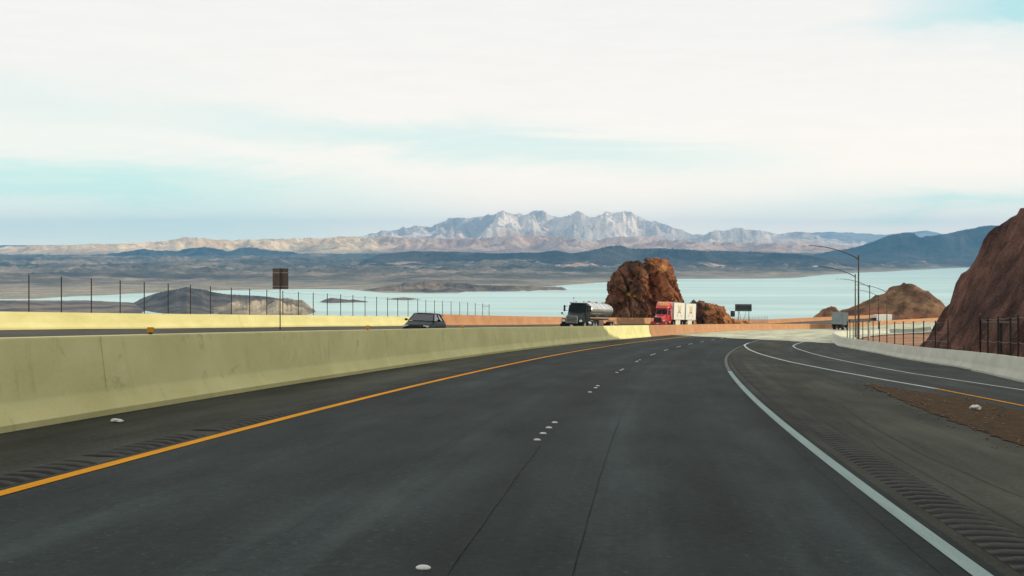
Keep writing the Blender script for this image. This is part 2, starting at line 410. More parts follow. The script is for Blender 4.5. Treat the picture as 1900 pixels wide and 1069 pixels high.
M_far = rock_mat('mountain_rock', .0022, 1.0, 75, .30)
M_mid = rock_mat('cloud_shaded_rock', .006, .9, 16, .4)  # middle-ground ranges, their shade carried by the vertex colours
def c_main(X, Y, P, hr, rg):
    n = fbm(X / 1800, Y / 1800, 3, 5)
    c = blend((.56, .47, .41), (.95, .80, .68), smooth(-.2, .25, n))
    return c + (np.array([.66, .40, .29]) - c) * (smooth(.62, .25, hr) * smooth(-.15, .15, fbm(X / 2600, Y / 1500, 8, 4)))[..., None]
mountain('mountains', [(560, 450), (640, 441), (690, 434), (730, 425), (790, 418), (800, 421), (830, 407), (850, 403), (870, 405), (890, 400), (915, 399), (935, 391), (950, 396), (975, 397), (1000, 390), (1020, 398), (1040, 402), (1055, 398), (1072, 392), (1088, 400), (1105, 403), (1125, 395), (1160, 393), (1180, 398), (1210, 411), (1240, 417), (1270, 431), (1290, 436), (1320, 432), (1330, 425), (1345, 427), (1370, 423), (1390, 427), (1410, 425), (1440, 434), (1500, 432), (1520, 440), (1560, 446), (1640, 452), (1720, 458)],
         33000, 5200, 3500, 300, 900, 1900, c_main, M_far, sharp=1.0, rel=.9, seed=1.7, corr=3, jag=7)
def c_bad(X, Y, P, hr, rg):
    n = fbm(X / 900, Y / 500, 3, 5)
    c = blend((.66, .45, .25), (.95, .72, .44), smooth(-.2, .2, n))
    g = blend((.44, .27, .20), (.66, .46, .35), smooth(-.2, .2, n))
    f = smooth(620, 800, P) ; c = c + (g - c) * f[..., None]
    lo = smooth(.45, .15, hr); return c + (np.array([.22, .18, .15]) - c) * (lo * .5)[..., None]
mountain('badlands', [(-500, 464), (-200, 462), (0, 459), (60, 456), (120, 455), (200, 452), (260, 450), (290, 449), (330, 443), (345, 441), (380, 443), (420, 445), (500, 444), (560, 442), (640, 440), (690, 440), (760, 441), (850, 444), (930, 439), (1000, 437), (1060, 443), (1100, 447), (1140, 440), (1180, 437), (1210, 443), (1300, 449), (1400, 450), (1500, 455), (1600, 462), (1750, 472)],
         25000, 3600, 2500, 200, 1000, 1100, c_bad, M_far, sharp=.8, rel=.85, seed=5.2, corr=3, jag=4)
c_dark = lambda X, Y, P, hr, rg: blend((.026, .026, .030), (.065, .058, .055), smooth(-.2, .3, fbm(X / 700, Y / 700, 12, 5)))  # low tones stand in for cloud shadow over the middle ground
mountain('hills', [(120, 478), (225, 469), (265, 462), (290, 466), (330, 465), (370, 459), (400, 461), (420, 466), (450, 460), (470, 460), (500, 465), (560, 470), (640, 474), (720, 478)], 20500, 1200, 900, 80, 300, 500, c_dark, M_mid, rel=.8, seed=8.1, corr=3, jag=4)
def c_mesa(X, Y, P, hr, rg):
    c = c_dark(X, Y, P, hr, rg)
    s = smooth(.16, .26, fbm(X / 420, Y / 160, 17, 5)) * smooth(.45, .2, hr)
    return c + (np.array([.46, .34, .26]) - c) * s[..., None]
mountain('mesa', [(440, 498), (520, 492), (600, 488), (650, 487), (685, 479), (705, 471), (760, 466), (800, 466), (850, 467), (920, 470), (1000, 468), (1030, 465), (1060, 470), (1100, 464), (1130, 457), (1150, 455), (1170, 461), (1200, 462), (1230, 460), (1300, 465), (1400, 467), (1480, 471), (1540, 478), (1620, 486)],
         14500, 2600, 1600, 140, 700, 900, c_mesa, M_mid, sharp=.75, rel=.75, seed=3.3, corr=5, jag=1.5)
mountain('dark_mountains', [(1420, 486), (1480, 478), (1530, 469), (1560, 463), (1600, 455), (1640, 440), (1660, 434), (1680, 430), (1695, 433), (1705, 440), (1750, 435), (1800, 425), (1820, 419), (1840, 417), (1860, 420), (1900, 410), (1980, 398), (2100, 405), (2300, 430), (2500, 470)],
         18500, 3000, 2500, 130, 520, 1900, c_dark, M_mid, sharp=.9, rel=.75, seed=6.6, corr=3, jag=3)
mountain('far_mountains', [(1300, 452), (1380, 445), (1430, 436), (1500, 432), (1540, 430), (1600, 433), (1640, 436), (1700, 430), (1720, 427), (1745, 434), (1800, 435), (1950, 440), (2200, 452)], 42500, 4500, 3500, 60, 300, 4000, lambda X, Y, P, h, r: blend((.26, .25, .25), (.4, .36, .33), smooth(-.2, .2, fbm(X / 3000, Y / 3000, 2))), M_far, seed=9.9)
def c_tan(X, Y, P, hr, rg): return blend((.17, .14, .105), (.40, .33, .22), smooth(-.15, .25, fbm(X / 160, Y / 160, 5, 6) + .2 * (rg - .5)))
def c_pen(X, Y, P, hr, rg): return blend((.34, .30, .235), blend((.075, .062, .056), (.19, .15, .115), smooth(-.2, .2, fbm(X / 220, Y / 220, 6, 5))), smooth(.05, .16, hr))
def c_knoll(X, Y, P, hr, rg): return blend((.050, .046, .044), (.115, .098, .082), smooth(-.2, .25, fbm(X / 90, Y / 90, 5, 6)))
M_near = rock_mat('desert_rock', .03, .7, 1.5, .4)
mountain('peninsula', [(590, 545), (660, 541), (690, 535), (720, 529), (750, 525), (790, 521), (830, 523), (870, 526), (890, 530), (930, 530), (1000, 531), (1060, 533)], 6250, 480, 500, 80, 400, 190, c_pen, M_near, base=LAKE, rel=.7, seed=2.2, corr=3, jag=2.5)
mountain('knoll', [(205, 590), (225, 579), (245, 564), (262, 554), (290, 544), (320, 538), (338, 535), (347, 531.5), (356, 535), (375, 536.5), (395, 542), (420, 546), (450, 547.5), (480, 549), (500, 551), (530, 556), (560, 568), (580, 574)], 4500, 900, 400, 110, 320, 210, c_knoll, M_near, base=LAKE, sharp=.8, rel=.4, seed=4.4)
mountain('lake_shore', [(335, 592), (360, 585), (385, 576), (410, 566), (430, 560), (460, 557), (500, 556), (530, 553), (548, 557), (560, 556), (578, 570), (592, 578)], 3950, 260, 300, 70, 300, 110, c_tan, M_near, base=LAKE, sharp=.55, rel=.55, seed=7.7, corr=3, jag=3)
mountain('near_shore', [(-900, 556), (0, 557), (60, 557.5), (130, 557), (180, 558.5), (215, 560), (260, 562), (310, 568), (380, 580), (440, 590)], 4300, 700, 560, 60, 260, 400, c_pen, M_near, base=LAKE, sharp=.22, rel=.35, seed=7.2, jag=2.5)
ISL = [(590, 615, 552.5, 692, 562), (632, 655, 555.5, 692, 561), (708, 750, 551.5, 796, 557), (694, 708, 544.6, 722, 547.5), (543, 575, 580, 606, 583.5), (976, 1000, 537, 1022, 539.6), (858, 870, 560.8, 884, 562), (1036, 1050, 530.5, 1064, 532)]
for k, (a, b, yt, c, yb) in enumerate(ISL):
    yc = -LAKE * F / (yb - 1.2 - HY)
    mountain('island', [(a, yb), ((a + b) / 2, (yt * 1.3 + yb * .7) / 2), (b, yt), ((b + c) / 2, (yt + yb) / 2), (c, yb)], yc, 90, 110, 30, 60, 60, c_pen, M_near, base=LAKE + 4, sharp=.6, rel=.3, seed=k * 1.3, corr=3)

# ------------------------------------------------------------------ ground beside the road
def gcol(s, o, X, Y):
    n = fbm(X / 6, Y / 6, 1, 5)
    return blend((.24, .125, .075), (.38, .215, .13), smooth(-.25, .25, n))
def build_ground():
    s = np.arange(-90, 501, 2.0); oo = np.concatenate([-26.5 - np.geomspace(1, 330, 36)[::-1], np.array([-26.4, -25.5, -20, -12, -6, 0, 6, 12]), np.arange(14, 60, 2.0), np.geomspace(60, 260, 14)])
    SS, OO = np.meshgrid(s, oo, indexing='ij'); th = ri(_th, SS)
    X = ri(RX, SS) + np.cos(th) * OO; Y = ri(RY, SS) - np.sin(th) * OO
    z = ri(RZ, SS) + ri(BK, SS) * np.clip(OO, -26, 20) - .15
    z = z + .10 * fbm(X / 3, Y / 3, 3, 4) * (smooth(14.5, 17, OO))
    drop = np.clip(-26.4 - OO, 0, None)
    z = z - drop * .72 + fbm(X / 14, Y / 14, 7, 5) * 3.0 * smooth(2, 14, drop)
    z = np.where(drop > 0, np.maximum(z, LAKE - 4), z)
    dr = np.clip(OO - 30, 0, None) * smooth(140, 190, SS); z = z - dr * .16
    V = np.stack([X, Y, z], -1).reshape(-1, 3)
    tag(obj_from('ground', V, grid_faces(*X.shape), rock_mat('gravel', 1.2, .6, .06, .35, speck=(9, .66, (.46, .36, .27))), smooth_ang=180, col=gcol(SS, OO, X, Y).reshape(-1, 3)), kind='structure')
build_ground()

def facets(P, size, amp, seed):
    """jointed rock: space is cut into cells, each with its own offset and tilt"""
    sh = P.shape[:-1]; Q = P.reshape(-1, 3) / size; Q = Q + .25 * np.stack([fbm(Q[:, 0], Q[:, 1], Q[:, 2] + k * 9, 3) for k in range(3)], -1)
    ci = np.floor(Q).astype(int); best = np.full(len(Q), 1e9); out = np.zeros(len(Q))
    for dx in (-1, 0, 1):
        for dy in (-1, 0, 1):
            for dz in (-1, 0, 1):
                c = ci + (dx, dy, dz)
                h = [_P[(_P[(_P[(c[:, 0] + seed) & 255] + c[:, 1]) & 255] + c[:, 2] + k * 17) & 255] for k in range(7)]
                r = [a / 255.0 for a in h]
                ctr = c + np.stack(r[:3], -1); d = ((Q - ctr) ** 2).sum(1); m_ = d < best
                tilt = ((Q - ctr) * (np.stack(r[3:6], -1) - .5)).sum(1) * 2.2
                out = np.where(m_, (r[6] - .5) + tilt, out); best = np.minimum(best, d)
    return (out * amp).reshape(sh)
cut_base = pl([(-160, 24), (60, 31.2), (90, 33.0), (120, 35.8), (175, 58.5)])
def _crest():
    """the crest is as high as it must be to throw its shadow across the road as far as the oncoming lanes"""
    ss = np.arange(-88, 162, 2.0); of = np.interp(ss, [-80, 84, 92, 98, 104, 112, 135, 150, 162], [-22.6, -22.6, -19, -13, -6.6, -4.6, 0, 4, 9]); out = []
    for P, in zip(road(ss, of, .35)[:, None]):
        tt = np.arange(10, 400, .5); Q = P + tt[:, None] * np.array(sd)
        fz = np.interp(Q[:, 1] * 1.02, S, RZ) - 1.5 + (Q[:, 0] - cut_base(Q[:, 1])) * CUT
        k = np.argmax(fz > Q[:, 2]) if (fz > Q[:, 2]).any() else None
        if k: out.append((Q[k, 1], Q[k, 2]))
    a = np.array(out); a = a[np.argsort(a[:, 0])]; return a
CUT = 1.62
_cr = _crest()
def crest(Y): return np.where(Y > _cr[-1, 0], _cr[-1, 1] - (Y - _cr[-1, 0]) * 1.2, np.interp(Y, _cr[:, 0], _cr[:, 1]))
def build_cut_slope():
    """the road cut on the right: a steep face that rises from the ditch to a crest which drops away ahead"""
    Y = np.concatenate([np.arange(-160, 60, 2.0), np.arange(60, 175, .75)]); X = np.concatenate([np.arange(20, 62, .5), np.geomspace(62, 260, 40)])
    YY, XX = np.meshgrid(Y, X, indexing='ij')
    s = np.clip(YY * 1.02, -90, 480); gz = ri(RZ, s) - .6
    base = cut_base(YY)
    n = fbm(XX / 9, YY / 9, 2.0, 6) * .6 + (ridged(XX / 5, YY / 5, 4.0, 6) - .6) * 1.1 + fbm(XX / 1.6, YY / 1.6, 2, 4) * .45
    face = gz - .9 + (XX - base) * CUT + n * smooth(0, 5, XX - base)
    cr = crest(YY) + .3 + fbm(XX / 18, YY / 18, 6, 5) * .8
    cr = cr + np.clip(20 - YY, 0, 70) * .9          # crest raised out of view to keep sky light off the near road
    cr = cr - np.clip(XX - base - 45, 0, None) * .3
    z = np.minimum(face + facets(np.stack([XX, YY, face], -1), 2.6, .55, 3), cr)
    z = np.maximum(z, gz - 3 - .2 * np.clip(XX - 40, 0, None) * smooth(140, 170, YY))
    c = blend((.050, .026, .021), (.145, .074, .054), smooth(-.3, .35, fbm(XX / 3.0, YY / 3.0, z / 3.0, 6)))
    c = c + (np.array([.28, .14, .10]) - c) * (smooth(.12, .4, fbm(XX / 7, YY / 7, z / 4 + 9, 5)) * .8)[..., None]
    V = np.stack([XX, YY, z], -1).reshape(-1, 3)
    tag(obj_from('hillside', V, grid_faces(*XX.shape), rock_mat('cut_rock', .8, 1.0, .5, .6, speck=(3.2, .64, (.27, .20, .165))), smooth_ang=180, col=c.reshape(-1, 3)), kind='structure')
build_cut_slope()

def build_shading_slope():
    """unseen slope added behind the camera on the left, to darken the near road"""
    Y = np.arange(-170, 14, 2.0); X = np.concatenate([np.arange(-32, -90, -1.5)]); YY, XX = np.meshgrid(Y, X, indexing='ij')
    gz = np.interp(np.clip(YY, -90, 480), S, RZ) - .4; D = -XX - 31 - np.clip(YY + 14, 0, None) * 2.2
    z = gz - 1.5 + np.minimum(D * 1.5 + fbm(XX / 7, YY / 7, 3, 5) * 1.6, 46 + fbm(XX / 15, YY / 15, 3, 5) * 5)
    z = np.maximum(z, gz - 3)
    c = blend((.050, .028, .023), (.135, .076, .058), smooth(-.3, .35, fbm(XX / 3.0, YY / 3.0, z / 3.0, 6)))
    tag(obj_from('hillside', np.stack([XX, YY, z], -1).reshape(-1, 3), grid_faces(*XX.shape), bpy.data.materials['cut_rock'], smooth_ang=180, col=c.reshape(-1, 3)), kind='structure')  # this one is the added unseen slope that darkens the near road
build_shading_slope()

def heap(name, cx, cy, rx, ry, z0, top, m, colf, seed=0.0, n=150, k=1.0, rough=.18, skew=0.0):
    """a rocky hill; top(a) gives the crest height for a = -1..1 across"""
    a = np.linspace(-1.15, 1.15, n); b = np.linspace(-1.1, 1.1, n); A, B = np.meshgrid(a, b)
    X = cx + A * rx; Y = cy + B * ry
    e = (1 - np.abs(B + skew * A) ** 1.7).clip(0, 1) ** k
    H = top(A)
    L = min(rx, ry)
    nz = ridged(X / L * 2.2, Y / L * 2.2, seed, 6) - .45
    Z = z0 - 1.5 + (H + 1.5) * e * (1 + rough * nz * 1.4) + fbm(X / L * 7, Y / L * 7, seed, 5) * rough * 1.6
    V = np.stack([X, Y, Z], -1).reshape(-1, 3)
    Z = Z + facets(V.reshape(X.shape + (3,)), L * .13, rough * L * .16, 5) * smooth(0, 3, Z - z0); V = np.stack([X, Y, Z], -1).reshape(-1, 3)
    return tag(obj_from(name, V, grid_faces(*X.shape), m, smooth_ang=180, col=colf(X, Y, Z).reshape(-1, 3)), kind='structure')
def c_heap(X, Y, Z):
    n = fbm(X / 6, Y / 6, Z / 6, 6); c = blend((.085, .052, .034), (.21, .125, .070), smooth(-.25, .25, n))
    return c + (np.array([.25, .105, .055]) - c) * (smooth(.05, .3, fbm(X / 12, Y / 12, Z / 5 + 4, 4)))[..., None]
M_heap = rock_mat('hill_rock', .35, 1.0, .6, .4, speck=(2.5, .68, (.50, .40, .26)))
zz = lambda px, py, Y: -(py - HY) / F * Y
_hs = pl([(1495, 603), (1505, 597), (1560, 582), (1590, 571), (1620, 556), (1645, 545), (1665, 535), (1683, 529), (1700, 530), (1715, 537), (1730, 548), (1745, 562), (1760, 575), (1800, 600)])
heap('hill', (1650 - CX) / F * 480, 482, 31, 26, zz(0, 603, 480), lambda A: np.maximum((603 - _hs(1650 + A * 31 / 480 * F)) / F * 480, -2), M_heap, c_heap, seed=2.0, rough=.10)
_hs2 = pl([(1498, 600), (1508, 593), (1520, 582), (1530, 574), (1540, 570), (1552, 571), (1560, 577), (1575, 590), (1590, 600)])
heap('knoll', (1542 - CX) / F * 455, 457, 9.5, 8, zz(0, 600, 455), lambda A: np.maximum((600 - _hs2(1542 + A * 9.5 / 455 * F)) / F * 455, -1), M_heap, c_heap, seed=5.0, n=90, rough=.10)
heap('hill', 128, 313, 18, 50, -22, lambda A: 28 * (1 - np.abs(A) ** 2).clip(0, 1), M_heap, c_heap, seed=3.0, n=80)  # unseen hill, added to shade the far median barrier

# ------------------------------------------------------------------ pavement
A_lane = asphalt('lane_asphalt', (.005, .0095, .0100), (.036, .049, .047), .78, .08, True)
A_shld = asphalt('shoulder_asphalt', (.021, .0235, .0185), (.072, .076, .058), .82, .06)
A_ramp = asphalt('ramp_asphalt', (.014, .018, .017), (.062, .070, .063), .8, .07)
A_sunlit = asphalt('sunlit_pavement', (.32, .33, .22), (.50, .51, .34), .6, .4)  # sunlight and glare on the road ahead, put into the pavement colour
A_opp = asphalt('oncoming_asphalt', (.024, .023, .018), (.066, .062, .046), .70, .16)
def sheet(name, s, os_, bands, dz=0.0, kind='structure'):
    """os_: rising offsets; bands: one material per strip (or callable of s giving the slot)"""
    s = np.asarray(s, float); SS, OO = np.meshgrid(s, np.asarray(os_, float), indexing='ij')
    V = road(SS, OO, dz(OO) if callable(dz) else dz).reshape(-1, 3); fc = grid_faces(*SS.shape)
    mats = []; idx = []
    for i in range(len(s) - 1):
        for b in bands:
            m_ = b(s[i]) if callable(b) else b
            if m_ not in mats: mats.append(m_)
            idx.append(mats.index(m_))
    uv = np.stack([SS, OO], -1).reshape(-1, 2)
    return tag(obj_from(name, V, fc, None, mats=mats, midx=idx, uv=uv, smooth_ang=180), kind=kind)
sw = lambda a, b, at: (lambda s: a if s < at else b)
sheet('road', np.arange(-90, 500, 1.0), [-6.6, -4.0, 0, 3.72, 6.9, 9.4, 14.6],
      [sw(A_shld, A_sunlit, 152), sw(A_lane, A_sunlit, 149), sw(A_lane, A_sunlit, 146), sw(A_shld, A_sunlit, 144), sw(A_ramp, A_sunlit, 142), sw(A_ramp, A_sunlit, 140)])
sheet('oncoming_road', np.arange(-90, 500, 1.0), [-24.6, -21.5, -18, -14.4, -10.8, -6.5], [A_opp] * 5, od)
# bare gravel between the shoulder and the ramp
def ribbon(name, s, olo, ohi, m, dz, n=3, kind='structure', wob=0.0):
    s = np.asarray(s, float); t = np.linspace(0, 1, n)
    lo, hi = np.asarray(olo(s) if callable(olo) else olo + 0 * s), np.asarray(ohi(s) if callable(ohi) else ohi + 0 * s)
    if wob: lo = lo + wob * fbm(s / .7, s * 0 + 3, 0, 4); hi = hi + wob * fbm(s / .7, s * 0 + 8, 0, 4)
    OO = lo[:, None] + (hi - lo)[:, None] * t; SS = np.broadcast_to(s[:, None], OO.shape)
    o_ = obj_from(name, road(SS, OO, dz).reshape(-1, 3), grid_faces(*OO.shape), m, uv=np.stack([SS, OO], -1).reshape(-1, 2), smooth_ang=180)
    return tag(o_, kind=kind)
g_lo = pl([(-20, 6.5), (15, 6.62), (24, 6.72), (29, 6.85), (35, 7.08), (39.5, 7.22), (41.2, 7.3)]); g_hi = pl([(-20, 12), (22, 9.3), (28, 8.95), (34.5, 8.75), (36.5, 8.2), (39, 7.62), (41.2, 7.35)])
sheet_g = ribbon('gravel_strip', np.arange(-20, 41.3, .25), g_lo, g_hi, mat('brown_gravel', (.042, .027, .014), (.118, .074, .038), .95, 6, 8, 1.0, 25, spec=.1, coord='World', bdist=.04), .012, 12, wob=.34)
# painted lines
def paint(name, c, wear=.5, dirt=(.08, .085, .08), spec=.2):
    m = bpy.data.materials.new(name); m.use_nodes = True; t = NT(m.node_tree)
    uv = t.n('ShaderNodeUVMap', uv_map='road').outputs[0]
    w = t.ramp(t.m('ADD', t.m('MULTIPLY', t.noise(uv, 26, 5, .7), .5), t.m('MULTIPLY', t.noise(t.mapping(uv, (.5, 9, 1)), 1.0, 5, .6), .5)), [(.42, 0.0), (.68, 1.0)])
    p = t.n('ShaderNodeBsdfPrincipled', Roughness=.75); p.inputs['Specular IOR Level'].default_value = spec
    t.set(p.inputs['Base Color'], t.mix(t.m('MULTIPLY', w, wear), c, dirt))
    o_ = t.n('ShaderNodeOutputMaterial'); t.t.links.new(p.outputs[0], o_.inputs[0]); return m
P_y = paint('yellow_paint', (.76, .32, .006), .40, (.12, .075, .03), .05); P_w = paint('white_paint', (.60, .66, .62), .45); P_o = paint('worn_paint', (.12, .13, .12), .8)
P_a = paint('dusty_white_paint', (.26, .36, .335), .45)
fr = lambda a, b, st=.5: np.arange(a, b, st)
ribbon('yellow_line', fr(-30, 320), -3.93, -3.79, P_y, .006, 2)
ribbon('white_line', fr(-30, 48), 3.49, 3.63, P_a, .006, 2)
ribbon('white_line', fr(48, 112), lambda s: 3.50 + smooth(45, 112, s) * .26, lambda s: 3.62 + smooth(45, 112, s) * .24, P_o, .006, 2)
oB = pl([(-10, 11.5), (20, 10.1), (31.2, 9.53), (34.6, 9.33), (38.9, 9.04), (44.1, 8.47), (52, 7.66), (64, 6.57), (80.7, 5.43), (95, 4.6), (105, 4.1), (110, 3.86), (118, 3.75), (160, 3.75)])
ribbon('yellow_line', fr(-8, 39.1), lambda s: oB(s) - .06, lambda s: oB(s) + .06, P_y, .010, 2)
ribbon('white_line', fr(39, 122), lambda s: oB(s) - .075, lambda s: oB(s) + .075, P_w, .010, 2)
for a in np.arange(124, 172, 3.6): ribbon('white_dash', fr(a, a + 1.01), 3.68, 3.84, P_w, .008, 2)
oC = pl([(-5, 14), (20, 12.75), (40.4, 11.73), (46, 11.25), (53, 10.55), (66.4, 9.8), (80, 9.2), (96, 8.42), (106, 7.9), (116, 7.6), (126, 7.75), (140, 8.2), (170, 8.73), (240, 8.9), (330, 8.9)])
ribbon('white_line', fr(-5, 300), lambda s: oC(s) - .06, lambda s: oC(s) + .06, P_w, .008, 2)
ribbon('yellow_line', fr(-30, 420, 1), -9.6, -9.48, P_y, .1105 + .008, 2)
ribbon('white_line', fr(-30, 420, 1), -19.3, -19.18, P_w, .305 + .008, 2)
# rumble strips: milled grooves beside both edge lines
def rumble(a, b, olo, ohi, m):
    s = np.arange(a, b, .06); o_ = np.linspace(olo, ohi, 5); SS, OO = np.meshgrid(s, o_, indexing='ij')
    w = .5 + .5 * np.cos(SS / .305 * 2 * np.pi + .12 * fbm(SS / 2, OO, 0, 2))
    edge = np.array([0, 1, 1, 1, 0])[None, :]
    V = road(SS, OO, .003 + .028 * w * edge).reshape(-1, 3)
    c = blend((.003, .004, .004), (.046, .047, .040), smooth(.25, .7, w))
    tag(obj_from('rumble_strip', V, grid_faces(*SS.shape), m, smooth_ang=180, col=c.reshape(-1, 3)), kind='structure')
M_rum = rock_mat('milled_asphalt', 9, .4, .01, .3, .8)
for a, b in ((7, 13.1), (13.6, 16.4), (16.9, 70)): rumble(a, b, -4.42, -4.02, M_rum)
rumble(6, 75, 3.84, 4.30, M_rum)
# tar-dark cracks and joints
M_crk = mat('crack_tar', (.004, .005, .005), (.012, .013, .013), .8, 8, spec=.05)
def crack(pts, w):
    a = np.array(pts, float); s = np.arange(a[0, 0], a[-1, 0], .2)
    of = np.interp(s, a[:, 0], a[:, 1]) + .018 * fbm(s / 1.3, s * 0 + a[0, 1], 0, 5)
    ww = w * .34 * (.35 + 1.5 * np.abs(fbm(s / .6, s * 0 + 5, 0, 3)))
    ribbon('pavement_crack', s, lambda q: of - ww, lambda q: of + ww, M_crk, .004, 2)
crack([(6, .93), (13, .95), (21.5, .95)], .016)
crack([(34, .62), (45, .25), (56, -.12), (70, -.2)], .02)
crack([(6, .2), (11.3, .16), (17, .1)], .012)
crack([(8, 3.30), (15, 3.30), (19, 3.29), (24, 3.24)], .008)
crack([(9, 4.46), (18, 4.47), (28, 4.98), (41, 5.41), (62, 6.32)], .014)
crack([(9, 5.35), (14, 5.0), (18, 4.9), (24, 5.05), (30, 5.35)], .02)
crack([(42, 10.4), (60, 9.1), (75, 8.2)], .02)

# ------------------------------------------------------------------ concrete barriers
C_tan = concrete('tan_concrete', (.63, .60, .265), (.79, .76, .38), (.30, .255, .125), .72)
C_yel = concrete('pale_yellow_concrete', (.54, .51, .22), (.66, .62, .31), (.45, .36, .16), .35)
C_org = concrete('terracotta_concrete', (.36, .180, .085), (.47, .25, .125), (.25, .125, .065), .4)
C_gry = concrete('grey_concrete', (.42, .43, .36), (.55, .56, .47), (.20, .21, .18), .45)
def barrier(s0, s1, toe, side, h, m, name, label, cat='barrier', dz=0.0, step=1.0, group=None, ends=None):
    """F-shape parapet; toe = offset of the traffic-side foot, side = +1 if the barrier lies to the right of its toe"""
    s = np.unique(np.concatenate([np.arange(s0, s1, step), [s1]]))
    tf = toe if callable(toe) else (lambda q: toe + 0 * q); hf = h if callable(h) else (lambda q: h + 0 * q)
    k = 1.0
    prof = [(0, -.1), (0, .08), (.13, .30), (.155, .36), (.245, .97), (.262, 1.0), (.45, 1.0), (.47, .97), (.56, .36), (.58, .30), (.70, .08), (.70, -.1)]
    V = []; UV = []
    for q in s:
        th_, hh = float(tf(q)), float(hf(q)); cum = 0
        for j, (d, z) in enumerate(prof):
            zz_ = z if z < .37 and hh > .8 else (z if z < .1 else (z * hh if z > .9 else z * min(1, hh / .9)))
            V.append(road(q, th_ + side * d, dz + zz_).tolist()); UV.append((q, z + j * .001))
    n = len(prof); fc = grid_faces(len(s), n); fc += [list(range(n)), [(len(s) - 1) * n + i for i in range(n)][::-1]]
    o_ = obj_from(name, V, fc, m, uv=UV, smooth_ang=25)
    bm = bmesh.new(); bm.from_mesh(o_.data); bmesh.ops.recalc_face_normals(bm, faces=bm.faces[:]); bm.to_mesh(o_.data); bm.free()
    return tag(o_, label, cat, group)
mtoe = pl([(-90, -6.24), (20, -6.26), (60, -6.35), (100, -6.35), (140, -6.3), (500, -6.4)])
median = barrier(-90, 132.6, mtoe, -1, 1.12, C_tan, 'median_barrier', 'long tan concrete median barrier running along the left shoulder')
median2 = barrier(132.63, 500, mtoe, -1, 1.12, C_org, 'median_barrier', 'orange-brown concrete median barrier ahead on the curve')
otoe = pl([(-90, -26), (40, -25.4), (50, -25.0), (62, -24.3), (80, -24.0), (100, -23.8), (130, -24.3), (160, -24.6), (210, -23.7), (260, -23.2), (500, -23.2)])
ohgt = pl([(-90, .70), (60, .72), (120, .78)])
barrier(-90, 121.4, otoe, -1, ohgt, C_yel, 'parapet_wall', 'pale yellow parapet wall beyond the oncoming lanes, under the post fence', 'parapet', OD)
barrier(121.42, 500, otoe, -1, 1.03, C_org, 'parapet_wall', 'orange-brown parapet wall beyond the oncoming lanes, behind the lorries', 'parapet', OD)
rtoe = pl([(-30, 12.6), (40, 13.3), (48, 13.6), (58, 14.3), (68, 14.6), (75, 14.3), (99, 13.6), (112, 12.6), (125, 11.35), (150, 11.1), (214, 10.9), (500, 10.9)])
barrier(61.5, 500, rtoe, 1, .80, C_gry, 'roadside_barrier', 'grey concrete barrier curving along the ramp below the lamp posts', dz=0.0)
barrier(-25, 61.3, lambda q: rtoe(q) - .25, 1, .82, C_gry, 'roadside_barrier', 'nearer grey concrete barrier section at the right frame edge')
# casting joints in the median barrier
jm = mat('joint_dark', (.22, .20, .10), (.30, .27, .14), .9, 8)
for q in (18.97, 31.2, 43.4, 55.6, 74.2, 98, 115):
    b = MB(); p = [(0.004, .0), (.004, .08), (.134, .30), (.16, .36), (.249, 1.06), (.249, 1.09)]
    L_ = [road(q - .004, float(mtoe(q)) - d + .012, z * (1.0 if z < .5 else 1.02)).tolist() for d, z in p[2:]]; R_ = [road(q + .004, float(mtoe(q)) - d + .012, z * (1.0 if z < .5 else 1.02)).tolist() for d, z in p[2:]]
    b.add(L_ + R_, [(i, i + 1, i + 5, i + 4) for i in range(3)]); b.build('joint', jm, median, None, False)

# amber reflectors on the median barrier
M_amb = mat('amber_plastic', (.62, .27, .02), (.75, .36, .03), .35, 4, spec=.5); M_blk = mat('black_plastic', (.02, .02, .02), (.04, .04, .04), .6, 5)
WHERE = {21.2: 'large in view, nearest to the left frame edge', 36.8: 'in front of the dark car, left of it', 52.2: 'just right of the dark car', 112.5: 'between the tanker and the red lorry'}
for q in (21.2, 36.8, 52.2, 112.5):
    rt = empty('barrier_reflector', upright(q, float(mtoe(q)) - .355, 1.12))
    MB().box(-.02, .02, -.03, .03, 0, .03).build('base', M_blk, rt); MB().box(-.055, .055, -.014, .014, .03, .115, .006).build('lens', M_amb, rt)
    tag(rt, 'amber barrier-top reflector, ' + WHERE[q], 'reflector', 'amber reflectors on the median barrier')

